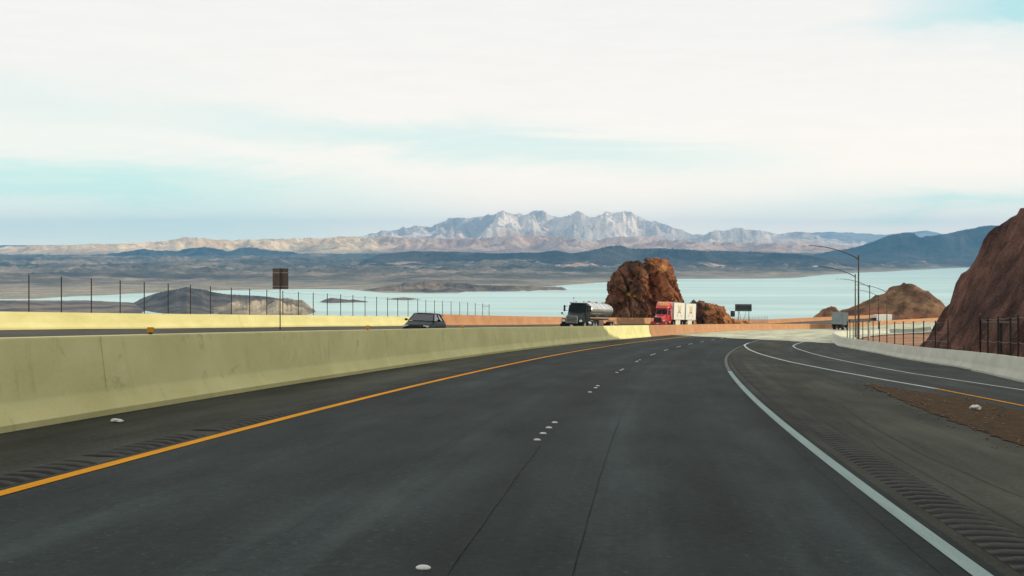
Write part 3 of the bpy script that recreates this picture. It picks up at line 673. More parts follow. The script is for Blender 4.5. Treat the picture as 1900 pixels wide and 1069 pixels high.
# ------------------------------------------------------------------ fences
M_post = mat('dark_steel', (.018, .016, .015), (.045, .038, .032), .55, 6, metal=.4)
M_wire = mat('galvanised_wire', (.16, .18, .17), (.24, .26, .25), .5, 6, metal=.5)
def fence(name, label, ss, of, base, top, r=.027, wires=(.02, .97), brace=(), group=None):
    rt = empty(name, loc=road(ss[0], float(of(ss[0])), base(ss[0])).tolist()); inv = Vector(rt.location)
    P = lambda q, h: Vector(road(q, float(of(q)), h).tolist()) - inv
    for q in ss:
        b = MB().tube([P(q, base(q) - .02), P(q, top(q))], r, 8); b.tube([P(q, top(q)), P(q, top(q) + .04)], [r * 1.3, r * .6], 8); b.build('post', M_post, rt)
    for f in wires:
        b = MB(); pts = []
        for i in range(len(ss) - 1):
            for t in np.linspace(0, 1, 5)[:-1]:
                q = ss[i] + (ss[i + 1] - ss[i]) * t; z = base(q) + (top(q) - base(q)) * f
                pts.append(P(q, z - .05 * math.sin(math.pi * t)))
        pts.append(P(ss[-1], base(ss[-1]) + (top(ss[-1]) - base(ss[-1])) * f)); b.tube(pts, .007, 5); b.build('wire', M_wire, rt)
    for a_, b_ in brace:
        q0, q1 = ss[a_], ss[b_]; h = lambda q, f: base(q) + (top(q) - base(q)) * f
        MB().tube([P(q0, h(q0, .8)), P(q1, h(q1, .8))], .022, 6).build('brace_rail', M_post, rt)
        MB().tube([P(q0, h(q0, .78)), P(q1, h(q1, .22))], .009, 5).build('brace_rod', M_wire, rt)
    return tag(rt, label, 'fence', group)
_ps = []
for px in [54, 115, 169.5, 222.5, 267, 312, 353.5, 391, 429, 463, 494.6, 525, 553.6, 581, 607, 631.6, 655, 677, 698.5, 719, 738, 757, 775, 790, 806, 821, 837, 853, 867.5, 882, 895.5, 907.5]:
    qq = np.arange(30, 200, .1); p = road(qq, otoe(qq) - .35, OD + 1); _ps.append(float(qq[np.argmin(np.abs(CX + F * p[:, 0] / p[:, 1] - px))]))
_ps = [_ps[0] - 7.6, _ps[0] - 5.1, _ps[0] - 2.55] + _ps
fb = lambda q: OD + (float(ohgt(q)) if q < 121.4 else 1.03)
fence('post_fence', 'row of thin dark steel fence posts along the top of the pale yellow parapet', _ps, lambda q: otoe(q) - .35, fb, lambda q: OD + .74 + 1.5, brace=[(-2, -1)])
def px_s(px, of, lo=40, hi=260, last=True):
    qq = np.arange(lo, hi, .1); p = road(qq, of(qq), .8); e = np.abs(CX + F * p[:, 0] / p[:, 1] - px); i = np.argmin(e[::-1] if last else e); return float(qq[::-1][i] if last else qq[i])
of_r = lambda q: rtoe(q) + .36
rs_ = [px_s(p, of_r, 62, 128) for p in (1695, 1676, 1660, 1645.6, 1632, 1620, 1611, 1601, 1590, 1583, 1577, 1572)]
rs_ = sorted(set(rs_)); rs_ = [rs_[0] - 11.5, rs_[0] - 8, rs_[0] - 4] + rs_
fence('post_fence', 'low wire fence of dark posts on the grey ramp barrier beside the lamp posts', rs_, of_r, lambda q: .8, lambda q: 2.25, r=.034, wires=(.3, .62, .97))
of_n = lambda q: rtoe(q) + .1
ns_ = sorted([px_s(p, of_n, 30, 61.2) for p in (1793, 1814, 1833, 1852, 1875, 1889)])
ns_ = [ns_[0] - 9, ns_[0] - 6, ns_[0] - 3] + ns_
fence('post_fence', 'nearer dark post and wire fence on the barrier section at the right frame edge', ns_, of_n, lambda q: .82, lambda q: 2.3, r=.04, wires=(.35, .97))
# T-headed post and second line of fence on the bench behind
q = px_s(1808, lambda q: rtoe(q) + .95, 30, 61.2); rt = empty('gate_post', upright(q, float(rtoe(q)) + .95, -.15))
MB().tube([(0, 0, 0), (0, 0, 2.28)], .075, 10).build('post', M_post, rt); MB().box(-.75, .75, -.03, .03, 2.28, 2.34, .01).build('cross_bar', M_wire, rt)
tag(rt, 'thick dark post with a pale cross bar on top, behind the near right fence', 'post')
bs = [px_s(p, lambda q: rtoe(q) + 6 + 0 * q, 40, 110) for p in (1715, 1738, 1763, 1788)]
fence('wire_fence', 'short sparse posts on the gravel at the foot of the dark cut slope', sorted(bs), lambda q: rtoe(q) + 6, lambda q: -.25, lambda q: .75, r=.035, wires=(.95,))

# ------------------------------------------------------------------ street lamps
M_pole = mat('lamp_steel', (.05, .043, .037), (.10, .085, .07), .5, 5, metal=.3)
M_head = mat('lamp_housing', (.55, .56, .53), (.66, .66, .62), .4, 5); M_lens = mat('lamp_lens', (.7, .72, .7), None, .2, 5)
def lamp():
    rt = empty('street_lamp')
    MB().tube([(0, 0, .0), (0, 0, .5), (0, 0, 9.6)], [.14, .12, .075], 12).build('pole', M_pole, rt)
    MB().box(-.2, .2, -.2, .2, -.3, .02, .02).build('base_plate', M_pole, rt)
    pts = [(0, 0, 9.3)] + [(-5.5 * t, 0, 9.3 + 1.55 * math.sin(t * math.pi / 2) ** .8) for t in np.linspace(.06, 1, 14)]
    a = MB().tube(pts, list(np.linspace(.065, .035, len(pts))), 8); a.tube([(0, 0, 9.2), (0, 0, 9.75)], .095, 10); a.build('arm', M_pole, rt)
    e = pts[-1]
    hd = MB().loft([[(e[0] - x, y * w, e[2] + z * k) for y, z in ((-1, -.02), (-.8, .07), (0, .11), (.8, .07), (1, -.02), (0, -.05))] for x, w, k in ((-.1, .05, .5), (.05, .13, 1), (.4, .16, 1.1), (.68, .12, .8), (.75, .05, .4))]).build('lamp_head', M_head, rt)
    MB().loft([[(e[0] - .4 + .2 * math.cos(t) * r_, .11 * math.sin(t) * r_, e[2] - z) for t in np.linspace(0, 2 * math.pi, 13)[:-1]] for z, r_ in ((.04, 1), (.08, .8), (.10, .3))]).build('lens', M_lens, hd)
    return rt
LAMPS = [(1593, 474, 150, 'tallest in view, its arm reaching furthest left'), (1587, 508.7, 200, 'just left of the tallest lamp and slightly lower'), (1613.6, 529, 250, 'third tallest, pole top just right of the two big lamps'), (1645.6, 539, 268, 'in front of the rusty hill, its pole dark against it'), (1630, 547, 325, 'smallest and farthest, mostly lost against the hill')]
L0 = None
for k, (px, py, Y, w) in enumerate(LAMPS):
    l = L0 or lamp(); l = l if k == 0 else copy_tree(L0); L0 = L0 or l
    X = (px - CX) / F * Y; th_ = float(ri(_th, Y * 1.02)); l.matrix_world = Matrix.Translation((X, Y, zz(0, py, Y) - 9.75)) @ Matrix.Rotation(-th_, 4, 'Z')
    tag(l, 'curved-arm street lamp, ' + w, 'street lamp', 'street lamps along the ramp barrier')

# ------------------------------------------------------------------ signs (seen from behind)
M_alu = mat('sign_back', (.050, .044, .038), (.085, .075, .065), .6, 3, metal=.1); M_chan = mat('sign_channel', (.17, .155, .14), (.24, .22, .20), .4, 6, metal=.5)
M_navy = mat('dark_sign_back', (.022, .035, .045), (.045, .06, .07), .5, 5, metal=.2)
Y = 78.0; rt = empty('road_sign', Matrix.Translation(((520.3 - CX) / F * Y, Y, zz(0, 586, Y))) @ Matrix.Rotation(-.17, 4, 'Z'))
MB().tube([(0, -.05, -.8), (0, -.05, 2.78)], .032, 8).build('post', M_post, rt)
MB().box(-.475, .475, 0, .02, 1.55, 2.74, .008).build('sign_panel', M_alu, rt)
for z in (2.46, 1.66): MB().box(-.46, .46, -.03, 0, z, z + .07).build('sign_channel', M_chan, rt)
tag(rt, 'back of a grey rectangular road sign on one dark post above the yellow parapet', 'road sign')
Y = 300.0; rt = empty('billboard_sign', Matrix.Translation(((1396.5 - CX) / F * Y, Y + 12, zz(0, 599, Y))) @ Matrix.Rotation(-.15, 4, 'Z'))
MB().box(-1.9, 1.9, 0, .08, 2.05, 3.68, .02).build('sign_panel', M_navy, rt)
for z in (2.28, 3.45): MB().box(-1.85, 1.85, -.06, -.003, z - .05, z + .05).build('sign_channel', M_chan, rt)
for x in (-1.15, 1.25): MB().box(x - .07, x + .07, -.16, -.062, -.3, 3.66).build('leg', M_navy, rt)
for a, b_ in ((-.95, -.6), (.65, -.05)): MB().tube([(a, -.1, 2.1), (b_, -1.6, -.3)], .05, 6).build('brace', M_navy, rt)
tag(rt, 'back of a wide dark sign board on two legs by the lake overlook', 'road sign')
Y = 285.0; rt = empty('road_sign', Matrix.Translation(((1359.5 - CX) / F * Y, Y, zz(0, 599, Y))) @ Matrix.Rotation(-.1, 4, 'Z'))
MB().box(-.46, .46, 0, .03, 1.3, 2.5, .01).build('sign_panel', M_navy, rt); MB().box(-.43, .43, -.05, -.003, 2.1, 2.17).build('sign_channel', M_chan, rt)
MB().tube([(0, .08, -.5), (0, .08, 2.4)], .05, 6).build('post', M_navy, rt)
tag(rt, 'small dark square sign back at the right foot of the low rock', 'road sign')
# picket railing of the overlook
rt = empty('picket_railing', Matrix.Translation(((1363 - CX) / F * 305, 305, zz(0, 600, 305))) @ Matrix.Rotation(-.05, 4, 'Z'))
M_gr = mat('pale_railing', (.30, .36, .35), (.40, .46, .45), .5, 5)
for i in range(23):
    h = 1.45 + .25 * (i / 22) ** 3; MB().box(i * .335 - .035, i * .335 + .035, -.03, .03, -.6, h).build('picket', M_gr, rt)
MB().box(-.05, 7.45, .031, .06, .2, .27).build('rail', M_gr, rt)
tag(rt, 'pale picket railing at the overlook below the wide sign board', 'railing')

# ------------------------------------------------------------------ rock outcrops
def rock(name, outlines, Y, thick, m, colf, label, vox=.13, amp=.42, base=None, cat='rock outcrop', dents=()):
    V, Fc = [], []
    for ol, yoff, th in outlines:
        P = np.array([((x - CX) / F * (Y + yoff), zz(0, y, Y + yoff)) for x, y in ol]); cen = P.mean(0)
        k = np.linspace(-1, 1, 15); n = len(P); b0 = len(V)
        for t in k:
            sc = max(1 - abs(t) ** 2.6, .02) ** .5
            for q in P:
                w = cen + (q - cen) * (sc * .96)
                # the foot stays broad
                fz = (q[1] - P[:, 1].min()) / (P[:, 1].max() - P[:, 1].min()); zq = w[1] * fz + q[1] * (1 - fz)
                V.append((w[0], Y + yoff + t * th, zq))
        for i in range(len(k) - 1):
            for j in range(n): Fc.append([b0 + i * n + j, b0 + i * n + (j + 1) % n, b0 + (i + 1) * n + (j + 1) % n, b0 + (i + 1) * n + j])
        Fc.append([b0 + j for j in range(n)][::-1]); Fc.append([b0 + (len(k) - 1) * n + j for j in range(n)])
    me = bpy.data.meshes.new('tmp'); me.from_pydata(V, [], Fc)
    bm = bmesh.new(); bm.from_mesh(me); bmesh.ops.recalc_face_normals(bm, faces=bm.faces[:]); bm.to_mesh(me); bm.free()
    to = bpy.data.objects.new('tmp', me); COL.objects.link(to)
    md = to.modifiers.new('r', 'REMESH'); md.mode = 'VOXEL'; md.voxel_size = vox
    dg = bpy.context.evaluated_depsgraph_get(); me2 = bpy.data.meshes.new_from_object(to.evaluated_get(dg))
    bpy.data.objects.remove(to); bpy.data.meshes.remove(me)
    nv = len(me2.vertices); co = np.empty(nv * 3); me2.vertices.foreach_get('co', co); co = co.reshape(-1, 3)
    no = np.empty(nv * 3); me2.vertex_normals.foreach_get('vector', no); no = no.reshape(-1, 3)
    x, y, z = co.T
    d = facets(co * (1, 1, .7), 3.0, amp * 1.25, 7) + facets(co, 1.1, amp * .42, 9) + amp * 1.1 * fbm(x / 3.2, y / 3.2, z / 3.2, 4) + amp * (ridged(x / 1.9 + z * .12, y / 1.9, z / 2.6, 5) - .5) * .9 + amp * .5 * fbm(x / .55, y / .55, z / .55, 4)
    # joints: steep dark fissures
    fis = np.abs(pn(x / 2.1 + z * .22, y / 2.6, z / 6.0 + 3)); d -= amp * .9 * (1 - smooth(0, .09, fis))
    fis = np.abs(pn(x / 3.3 - z * .30, y / 3.3, z / 2.6 + 8)); d -= amp * .45 * (1 - smooth(0, .05, fis))
    px_ = CX + F * x / y; py_ = HY - F * z / y
    for a, b, w, dep in dents:                       # clefts and hollows, where they are on this rock
        if isinstance(a, list):
            c_ = np.interp(py_, [q[1] for q in a], [q[0] for q in a]); d -= dep * np.exp(-((px_ - c_) / w) ** 2) * smooth(a[0][1] + 4, a[0][1] + 24, py_) * (no[:, 1] < .35)
        else: d -= dep * np.exp(-((px_ - a) ** 2 + (py_ - b) ** 2) / w ** 2) * (no[:, 1] < .2)
    co2 = co + no * d[:, None]
    me2.vertices.foreach_set('co', co2.ravel()); me2.name = name
    me2.materials.clear(); me2.materials.append(m)
    a = me2.color_attributes.new('Col', 'FLOAT_COLOR', 'POINT'); c = np.ones((nv, 4), dtype=np.float32); c[:, :3] = colf(x, y, z); a.data.foreach_set('color', c.ravel())
    me2.polygons.foreach_set('use_smooth', np.ones(len(me2.polygons), dtype=bool)); me2.set_sharp_from_angle(angle=R(38)); me2.update()
    o_ = bpy.data.objects.new(name, me2); COL.objects.link(o_); return tag(o_, label, cat)
M_crag = rock_mat('crag_rock', .7, 1.0, .25, .45, speck=(6, .70, (.36, .25, .17)))
def c_rock(x, y, z):
    px = CX + F * x / y; py = HY - F * z / y
    n = fbm(x / 1.8, y / 1.8, z / 1.8, 6)
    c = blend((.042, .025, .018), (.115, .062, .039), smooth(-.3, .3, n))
    red = blend((.17, .068, .036), (.30, .125, .062), smooth(-.3, .3, n)); f = smooth(1192, 1212, px + 25 * n)  # sunlit right lobe and shaded left lobe are put into the colour
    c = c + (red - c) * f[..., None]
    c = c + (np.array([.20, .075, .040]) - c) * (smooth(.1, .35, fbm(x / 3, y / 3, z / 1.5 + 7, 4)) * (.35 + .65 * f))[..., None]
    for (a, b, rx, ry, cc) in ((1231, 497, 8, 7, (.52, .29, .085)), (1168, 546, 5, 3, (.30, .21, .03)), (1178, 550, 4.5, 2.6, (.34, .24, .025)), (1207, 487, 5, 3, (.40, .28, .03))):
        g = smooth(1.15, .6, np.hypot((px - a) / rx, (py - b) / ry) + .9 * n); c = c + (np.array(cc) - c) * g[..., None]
    return c
Lr = [(1117, 564), (1124, 557), (1130.6, 549.5), (1125, 537), (1127, 526), (1131, 516), (1138, 508), (1147, 501), (1156, 494), (1165, 490), (1175, 486), (1184, 483), (1191, 484), (1197, 489), (1201, 500), (1206, 520), (1211, 545), (1213, 575), (1213, 604), (1134, 604), (1131, 590), (1135, 574), (1124, 569)]
Rr = [(1198, 478.4), (1205, 477), (1211.5, 477.5), (1219, 479), (1227, 482), (1236, 486), (1245, 492.6), (1250, 505), (1254, 519), (1258, 530), (1261, 539), (1264, 550), (1267, 562), (1269, 580), (1270, 604), (1204, 604), (1202, 575), (1201, 545), (1198, 515), (1196, 495)]
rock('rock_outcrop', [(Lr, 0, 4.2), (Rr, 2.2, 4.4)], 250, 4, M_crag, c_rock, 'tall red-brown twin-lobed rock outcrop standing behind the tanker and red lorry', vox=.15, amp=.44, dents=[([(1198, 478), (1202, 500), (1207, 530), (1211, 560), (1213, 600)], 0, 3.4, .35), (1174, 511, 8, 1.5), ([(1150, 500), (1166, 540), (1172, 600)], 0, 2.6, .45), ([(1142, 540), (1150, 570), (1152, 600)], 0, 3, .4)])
def c_rock2(x, y, z):
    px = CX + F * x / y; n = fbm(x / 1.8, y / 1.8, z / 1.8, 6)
    c = blend((.060, .036, .030), (.15, .085, .060), smooth(-.3, .3, n)); red = blend((.25, .10, .045), (.42, .20, .09), smooth(-.3, .3, n))  # light on the right half is part of the colour
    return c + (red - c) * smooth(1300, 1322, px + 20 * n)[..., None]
Lk = [(1266, 604), (1268, 578), (1272, 570), (1280, 563), (1287, 558), (1298, 557), (1304, 560), (1312, 565), (1322, 567), (1333, 569), (1341, 572), (1347, 579), (1354, 586), (1360, 591), (1369, 595), (1380, 598.5), (1392, 601), (1396, 606)]
rock('rock_outcrop', [(Lk, 0, 3.6)], 278, 3, M_crag, c_rock2, 'low jagged rock right of the lorry trailers, orange on its right half', vox=.16, amp=.38, dents=[([(1290, 555), (1296, 575), (1304, 604)], 0, 3, .5), ([(1330, 565), (1335, 604)], 0, 2.5, .35)])  # the orange of the right half is light put into the colour

# ------------------------------------------------------------------ vehicles (local axes: +X forward, +Y left, origin under the nose)
V_glass = mat('vehicle_glass', (.003, .007, .009), (.010, .018, .021), .12, 3, spec=.10); V_tyre = mat('tyre_rubber', (.012, .012, .012), (.03, .03, .03), .85, 8)
V_chr = mat('polished_metal', (.62, .63, .62), (.75, .75, .73), .18, 4, metal=1.0); V_silver = mat('satin_silver', (.50, .52, .52), (.62, .64, .63), .35, 4, metal=.2); V_lamp = mat('headlight_glass', (.80, .82, .82), (.92, .93, .93), .12, 4, spec=.8, coat=.6)
V_dark = mat('chassis_black', (.015, .015, .015), (.035, .033, .03), .7, 6); V_blk = mat('black_paint', (.004, .008, .010), (.010, .016, .019), .45, 2, coat=.0, spec=.15)
V_red = mat('red_paint', (.46, .012, .016), (.56, .022, .025), .3, 2, coat=.6); V_wht = mat('white_trailer', (.66, .67, .60), (.74, .75, .68), .5, 1.5)
V_skirt = mat('pale_panel', (.62, .63, .52), (.70, .70, .6), .5, 2); V_tank = mat('polished_tank', (.60, .60, .55), (.72, .71, .66), .22, 1.5, metal=.9, stretch=(.3, 1, 1))
V_car = mat('dark_car_paint', (.004, .010, .012), (.010, .020, .022), .4, 2, coat=.0, spec=.10); V_seat = mat('seat_cloth', (.05, .05, .05), (.09, .09, .09), .9, 5)
V_yel = mat('yellow_letters', (.85, .55, .03), (.92, .62, .05), .5, 3); V_tan = mat('tan_print', (.50, .38, .20), (.58, .45, .26), .6, 4); V_brn = mat('brown_print', (.30, .08, .03), (.38, .12, .05), .6, 4)
V_grey = mat('grey_box', (.20, .25, .26), (.28, .33, .33), .55, 1.5)
def wheel(parent, x, y, r=.5, w=.3, rim=None):
    t = MB(); n = 28
    def cyl(b, y0, y1, r0, r1=None):
        r1 = r1 or r0; b.loft([[(x + q * math.cos(a), yy, r + q * math.sin(a)) for a in np.linspace(0, 2 * math.pi, n + 1)[:-1]] for yy, q in ((y0, r0 * .94), (y0 + (y1 - y0) * .15, r0), (y0 + (y1 - y0) * .85, r1), (y1, r1 * .94))])
    cyl(t, y - w / 2, y + w / 2, r); o_ = t.build('wheel', V_tyre, parent)
    q = MB(); s_ = 1 if y > 0 else -1; cyl(q, y + s_ * (w / 2 - .05), y + s_ * (w / 2 + .012), r * .56); cyl(q, y + s_ * (w / 2 + .012), y + s_ * (w / 2 + .06), r * .2); q.build('rim', rim or V_chr, o_)
def rr(w, z0, z1, r=.1, x=0.0, top=None):
    """rounded section across the vehicle"""
    top = top or w; P = []
    for cx, cy, a0, wd in ((w - r, z0 + r, -90, w), (top - r, z1 - r, 0, top), (-(top - r), z1 - r, 90, top), (-(w - r), z0 + r, 180, w)):
        for a in (0, 30, 60, 90): P.append((x, cx + r * math.cos(R(a0 + a)), cy + r * math.sin(R(a0 + a))))
    return P
def text(word, size, mtl, parent, name, M, ext=.004):
    cu = bpy.data.curves.new(name, 'FONT'); cu.body = word; cu.size = size; cu.extrude = ext; cu.align_x = 'CENTER'; cu.align_y = 'CENTER'; cu.shear = .2; cu.offset = .012
    t = bpy.data.objects.new(name, cu); COL.objects.link(t); dg = bpy.context.evaluated_depsgraph_get()
    me = bpy.data.meshes.new_from_object(t.evaluated_get(dg)); bpy.data.objects.remove(t); me.transform(M); me.materials.clear(); me.materials.append(mtl)
    o_ = bpy.data.objects.new(name, me); COL.objects.link(o_); o_.parent = parent; return o_
def tractor(rt, paint, sleeper, grille_chrome=True):
    hood = MB().loft([rr(.66, .72, 1.42, .12, -.06, .60), rr(.74, .72, 1.56, .14, -.35, .66), rr(.84, .72, 1.68, .14, -1.1, .74), rr(.98, .72, 1.86, .14, -2.05, .86), rr(1.02, .72, 1.92, .12, -2.35, .92)]).build('hood', paint, rt)
    for s in (-1, 1):
        # fender arch over the front wheel with the headlight in its nose
        a = np.linspace(0, math.pi, 9); ring = lambda yy, ro: [(-1.22 + ro * math.cos(t) * 1.05, yy, .52 + ro * math.sin(t)) for t in a] + [(-1.22 + (ro - .14) * math.cos(t) * 1.05, yy, .52 + (ro - .14) * math.sin(t)) for t in a[::-1]]
        MB().loft([ring(s * .70, .72), ring(s * 1.05, .72), ring(s * 1.2, .66)]).build('fender', paint, rt)
        MB().loft([[(-.40 + dx, s * yy, z) for dx, z in ((.02, .62), (.10, .72), (.06, 1.12), (-.10, 1.24), (-.6, 1.24), (-.6, .62))] for yy in (.62, .9, 1.14)]).build('nose_panel', paint, rt)
        h = MB().loft([[(-.26 + f, s * (.90 + .17 * ca), 1.02 + .13 * sa) for ca, sa in ((1, -.4), (.9, .6), (.3, 1), (-.6, .8), (-1, -.2), (-.6, -1), (.5, -1))] for f in (-.1, .01, .05)]).build('headlight', V_lamp, rt)
    MB().box(-.42, .04, -1.22, 1.22, .34, .70, .07).build('bumper', paint if not grille_chrome else V_blk, rt)
    g = MB().box(-.10, .005, -.60, .60, .74, 1.50, .03).build('grille', V_dark, rt)
    b = MB(); bm_ = V_silver if grille_chrome else V_dark
    b.box(-.02, .035, -.62, -.565, .76, 1.50); b.box(-.02, .035, .565, .62, .76, 1.50); b.box(-.02, .035, -.565, .565, 1.445, 1.50); b.box(-.02, .035, -.565, .565, .76, .80)
    b.build('grille_frame', bm_, g); b = MB()
    for z in np.linspace(.92, 1.34, 4): b.box(-.015, .02, -.56, .56, z - .014, z + .014)
    b.build('grille_bars', bm_, g)
    MB().box(.041, .05, -.16, .16, .44, .58).build('number_plate', V_skirt, rt)
    zr = 2.88; xb = -4.05 if not sleeper else -5.0
    cw = 1.06 if not sleeper else 1.2
    rings = [rr(1.03, .9, 1.90, .1, -2.30, .98), rr(1.06, .9, 2.05, .12, -2.42, .98), rr(1.08, .9, 2.78, .14, -2.92, .92), rr(1.08, .9, zr, .2, -3.25, .9), rr(1.1, .9, zr, .2, -4.05, .92)]
    if sleeper: rings += [rr(1.22, .9, zr + .06, .2, -4.1, 1.1), rr(1.22, .9, zr + .06, .2, xb, 1.1)]
    cab = MB().loft(rings).build('cab', paint, rt)
    # windscreen: two panes leaning back, standing just proud of the cab
    for s in (-1, 1): MB().loft([[(-2.345, s * .03, 1.98), (-2.37, s * .91, 1.98), (-2.84, s * .85, 2.70), (-2.80, s * .03, 2.72)], [(-2.39, s * .03, 2.0), (-2.42, s * .90, 2.0), (-2.88, s * .84, 2.69), (-2.85, s * .03, 2.71)]]).build('windscreen', V_glass, cab)
    for s in (-1, 1): MB().loft([[(-2.85, s * 1.095, 2.0), (-3.85, s * 1.11, 1.95), (-3.85, s * 1.035, 2.68), (-3.05, s * 1.03, 2.68)], [(-2.85, s * 1.06, 2.0), (-3.85, s * 1.07, 1.95), (-3.85, s * .99, 2.68), (-3.05, s * .99, 2.68)]]).build('side_window', V_glass, cab)
    MB().box(-2.98, -2.80, -.95, .95, 2.80, 2.92, .03).build('sun_visor', V_dark, cab)
    if sleeper:
        MB().loft([rr(.95, 2.92, 3.02, .04, -2.78, .9), rr(1.05, 2.92, 3.35, .1, -3.05, .98), rr(1.18, 2.95, 3.82, .16, -3.7, 1.1), rr(1.22, 2.98, 4.0, .18, -4.4, 1.14), rr(1.22, 3.0, 4.02, .18, xb, 1.14)]).build('roof_fairing', paint, rt)
    else:
        for s in (-.35, .5): MB().tube([(-3.2, s, 2.98), (-3.2, s, 3.08)], .06, 8).build('roof_beacon', V_dark, cab)
        MB().tube([(-2.95, -.55, 2.9), (-2.95, -.55, 3.5)], .012, 5).tube([(-2.95, -.68, 3.42), (-2.95, -.42, 3.42)], .02, 5).build('aerial', V_dark, cab)
    for s in (-1, 1):
        b = MB(); b.tube([(-2.5, s * 1.05, 2.05), (-2.42, s * 1.36, 2.02)], .025, 6); b.tube([(-2.55, s * 1.05, 2.55), (-2.45, s * 1.36, 2.45)], .025, 6)
        b.box(-2.52, -2.38, s * 1.40 - .1, s * 1.40 + .1, 1.95, 2.62, .04); b.build('mirror', V_dark, rt)
        MB().tube([(-.95, s * 1.0, 1.55), (-.75, s * 1.22, 1.72)], .02, 6).box(-.80, -.70, s * 1.24 - .1, s * 1.24 + .1, 1.66, 1.86, .04).build('hood_mirror', V_dark, rt)
        b = MB(); b.loft([[(xx, s * .95 + .3 * math.cos(t), .72 + .3 * math.sin(t)) for t in np.linspace(0, 2 * math.pi, 15)[:-1]] for xx in (-2.7, -4.0)]); b.build('fuel_tank', V_chr if not sleeper else paint, rt)
        wheel(rt, -1.22, s * 1.03, .5, .3)
    ch = 6.9 if not sleeper else 7.2
    MB().box(-ch, -2.0, -.45, .45, .62, .92).build('chassis', V_dark, rt)
    return ch
def duals(rt, xs):
    for x in xs:
        for s in (-1, 1): wheel(rt, x, s * .95, .5, .56)
        MB().tube([(x, -.8, .5), (x, .8, .5)], .09, 8).build('axle', V_dark, rt)

# tanker lorry
def veh_matrix(px, Y, s_guess, z_py):
    X = (px - CX) / F * Y; P = np.stack([RX, RY], 1); k = int(((P - [X, Y]) ** 2).sum(1).argmin()); th = _th[k]
    o_ = (X - RX[k]) * math.cos(th) - (Y - RY[k]) * math.sin(th); s_ = S[k] + (X - RX[k]) * math.sin(th) + (Y - RY[k]) * math.cos(th)
    return s_, o_
s_, o_ = veh_matrix(1060, 140, 0, 0)
rt = empty('tanker_lorry', road_frame(s_, o_, float(od(o_)) + .005, True) @ Matrix.Rotation(R(-3.0), 4, 'Z'))
tractor(rt, V_blk, False)
MB().box(-16.4, -4.6, -.5, .5, 1.12, 1.32, .02).build('trailer_frame', V_dark, rt)
tk = MB().loft([[(x, 1.12 * k * math.cos(t), 2.22 + .80 * k * math.sin(t)) for t in np.linspace(0, 2 * math.pi, 33)[:-1]] for x, k in ((-4.55, .35), (-4.60, .62), (-4.75, .84), (-4.98, .96), (-5.3, 1), (-15.9, 1), (-16.2, .95), (-16.4, .82), (-16.53, .6), (-16.56, .3))]).build('tank', V_tank, rt)
for x in (-7.6, -10.0, -12.5, -15.0): MB().loft([[(xx, 1.14 * math.cos(t), 2.22 + .82 * math.sin(t)) for t in np.linspace(0, 2 * math.pi, 33)[:-1]] for xx in (x - .03, x + .03)]).build('band', V_chr, tk)
MB().box(-15.4, -6.4, -.22, .22, 2.98, 3.05, .02).build('walkway', V_chr, tk)
for x in (-7.5, -11.2, -14.6): MB().tube([(x, 0, 2.98), (x, 0, 3.16)], .25, 12).build('hatch', V_chr, tk)
for s in (-1, 1): MB().box(-13.4, -6.2, s * 1.16 - .03, s * 1.16 + .03, 1.40, 1.48).build('hose_rail', V_chr, rt)
for s in (-1, 1): MB().box(-7.5, -7.38, s * .7 - .06, s * .7 + .06, .25, 1.15).build('landing_leg', V_chr, rt)
MB().box(-11.6, -9.2, .35, .95, .55, 1.12, .05).build('valve_box', V_chr, rt)
MB().box(-16.8, -16.6, -1.15, 1.15, .55, .78, .03).build('rear_bumper', V_dark, rt)
for s in (-1, 1): MB().box(-16.55, -13.7, s * 1.16 - .14, s * 1.16 + .1, 1.05, 1.12, .02).build('mudguard', V_dark, rt)
duals(rt, (-5.2, -6.45, -14.4, -15.7))
tag(rt, 'black lorry pulling a shiny silver tank, driving toward the camera', 'lorry')

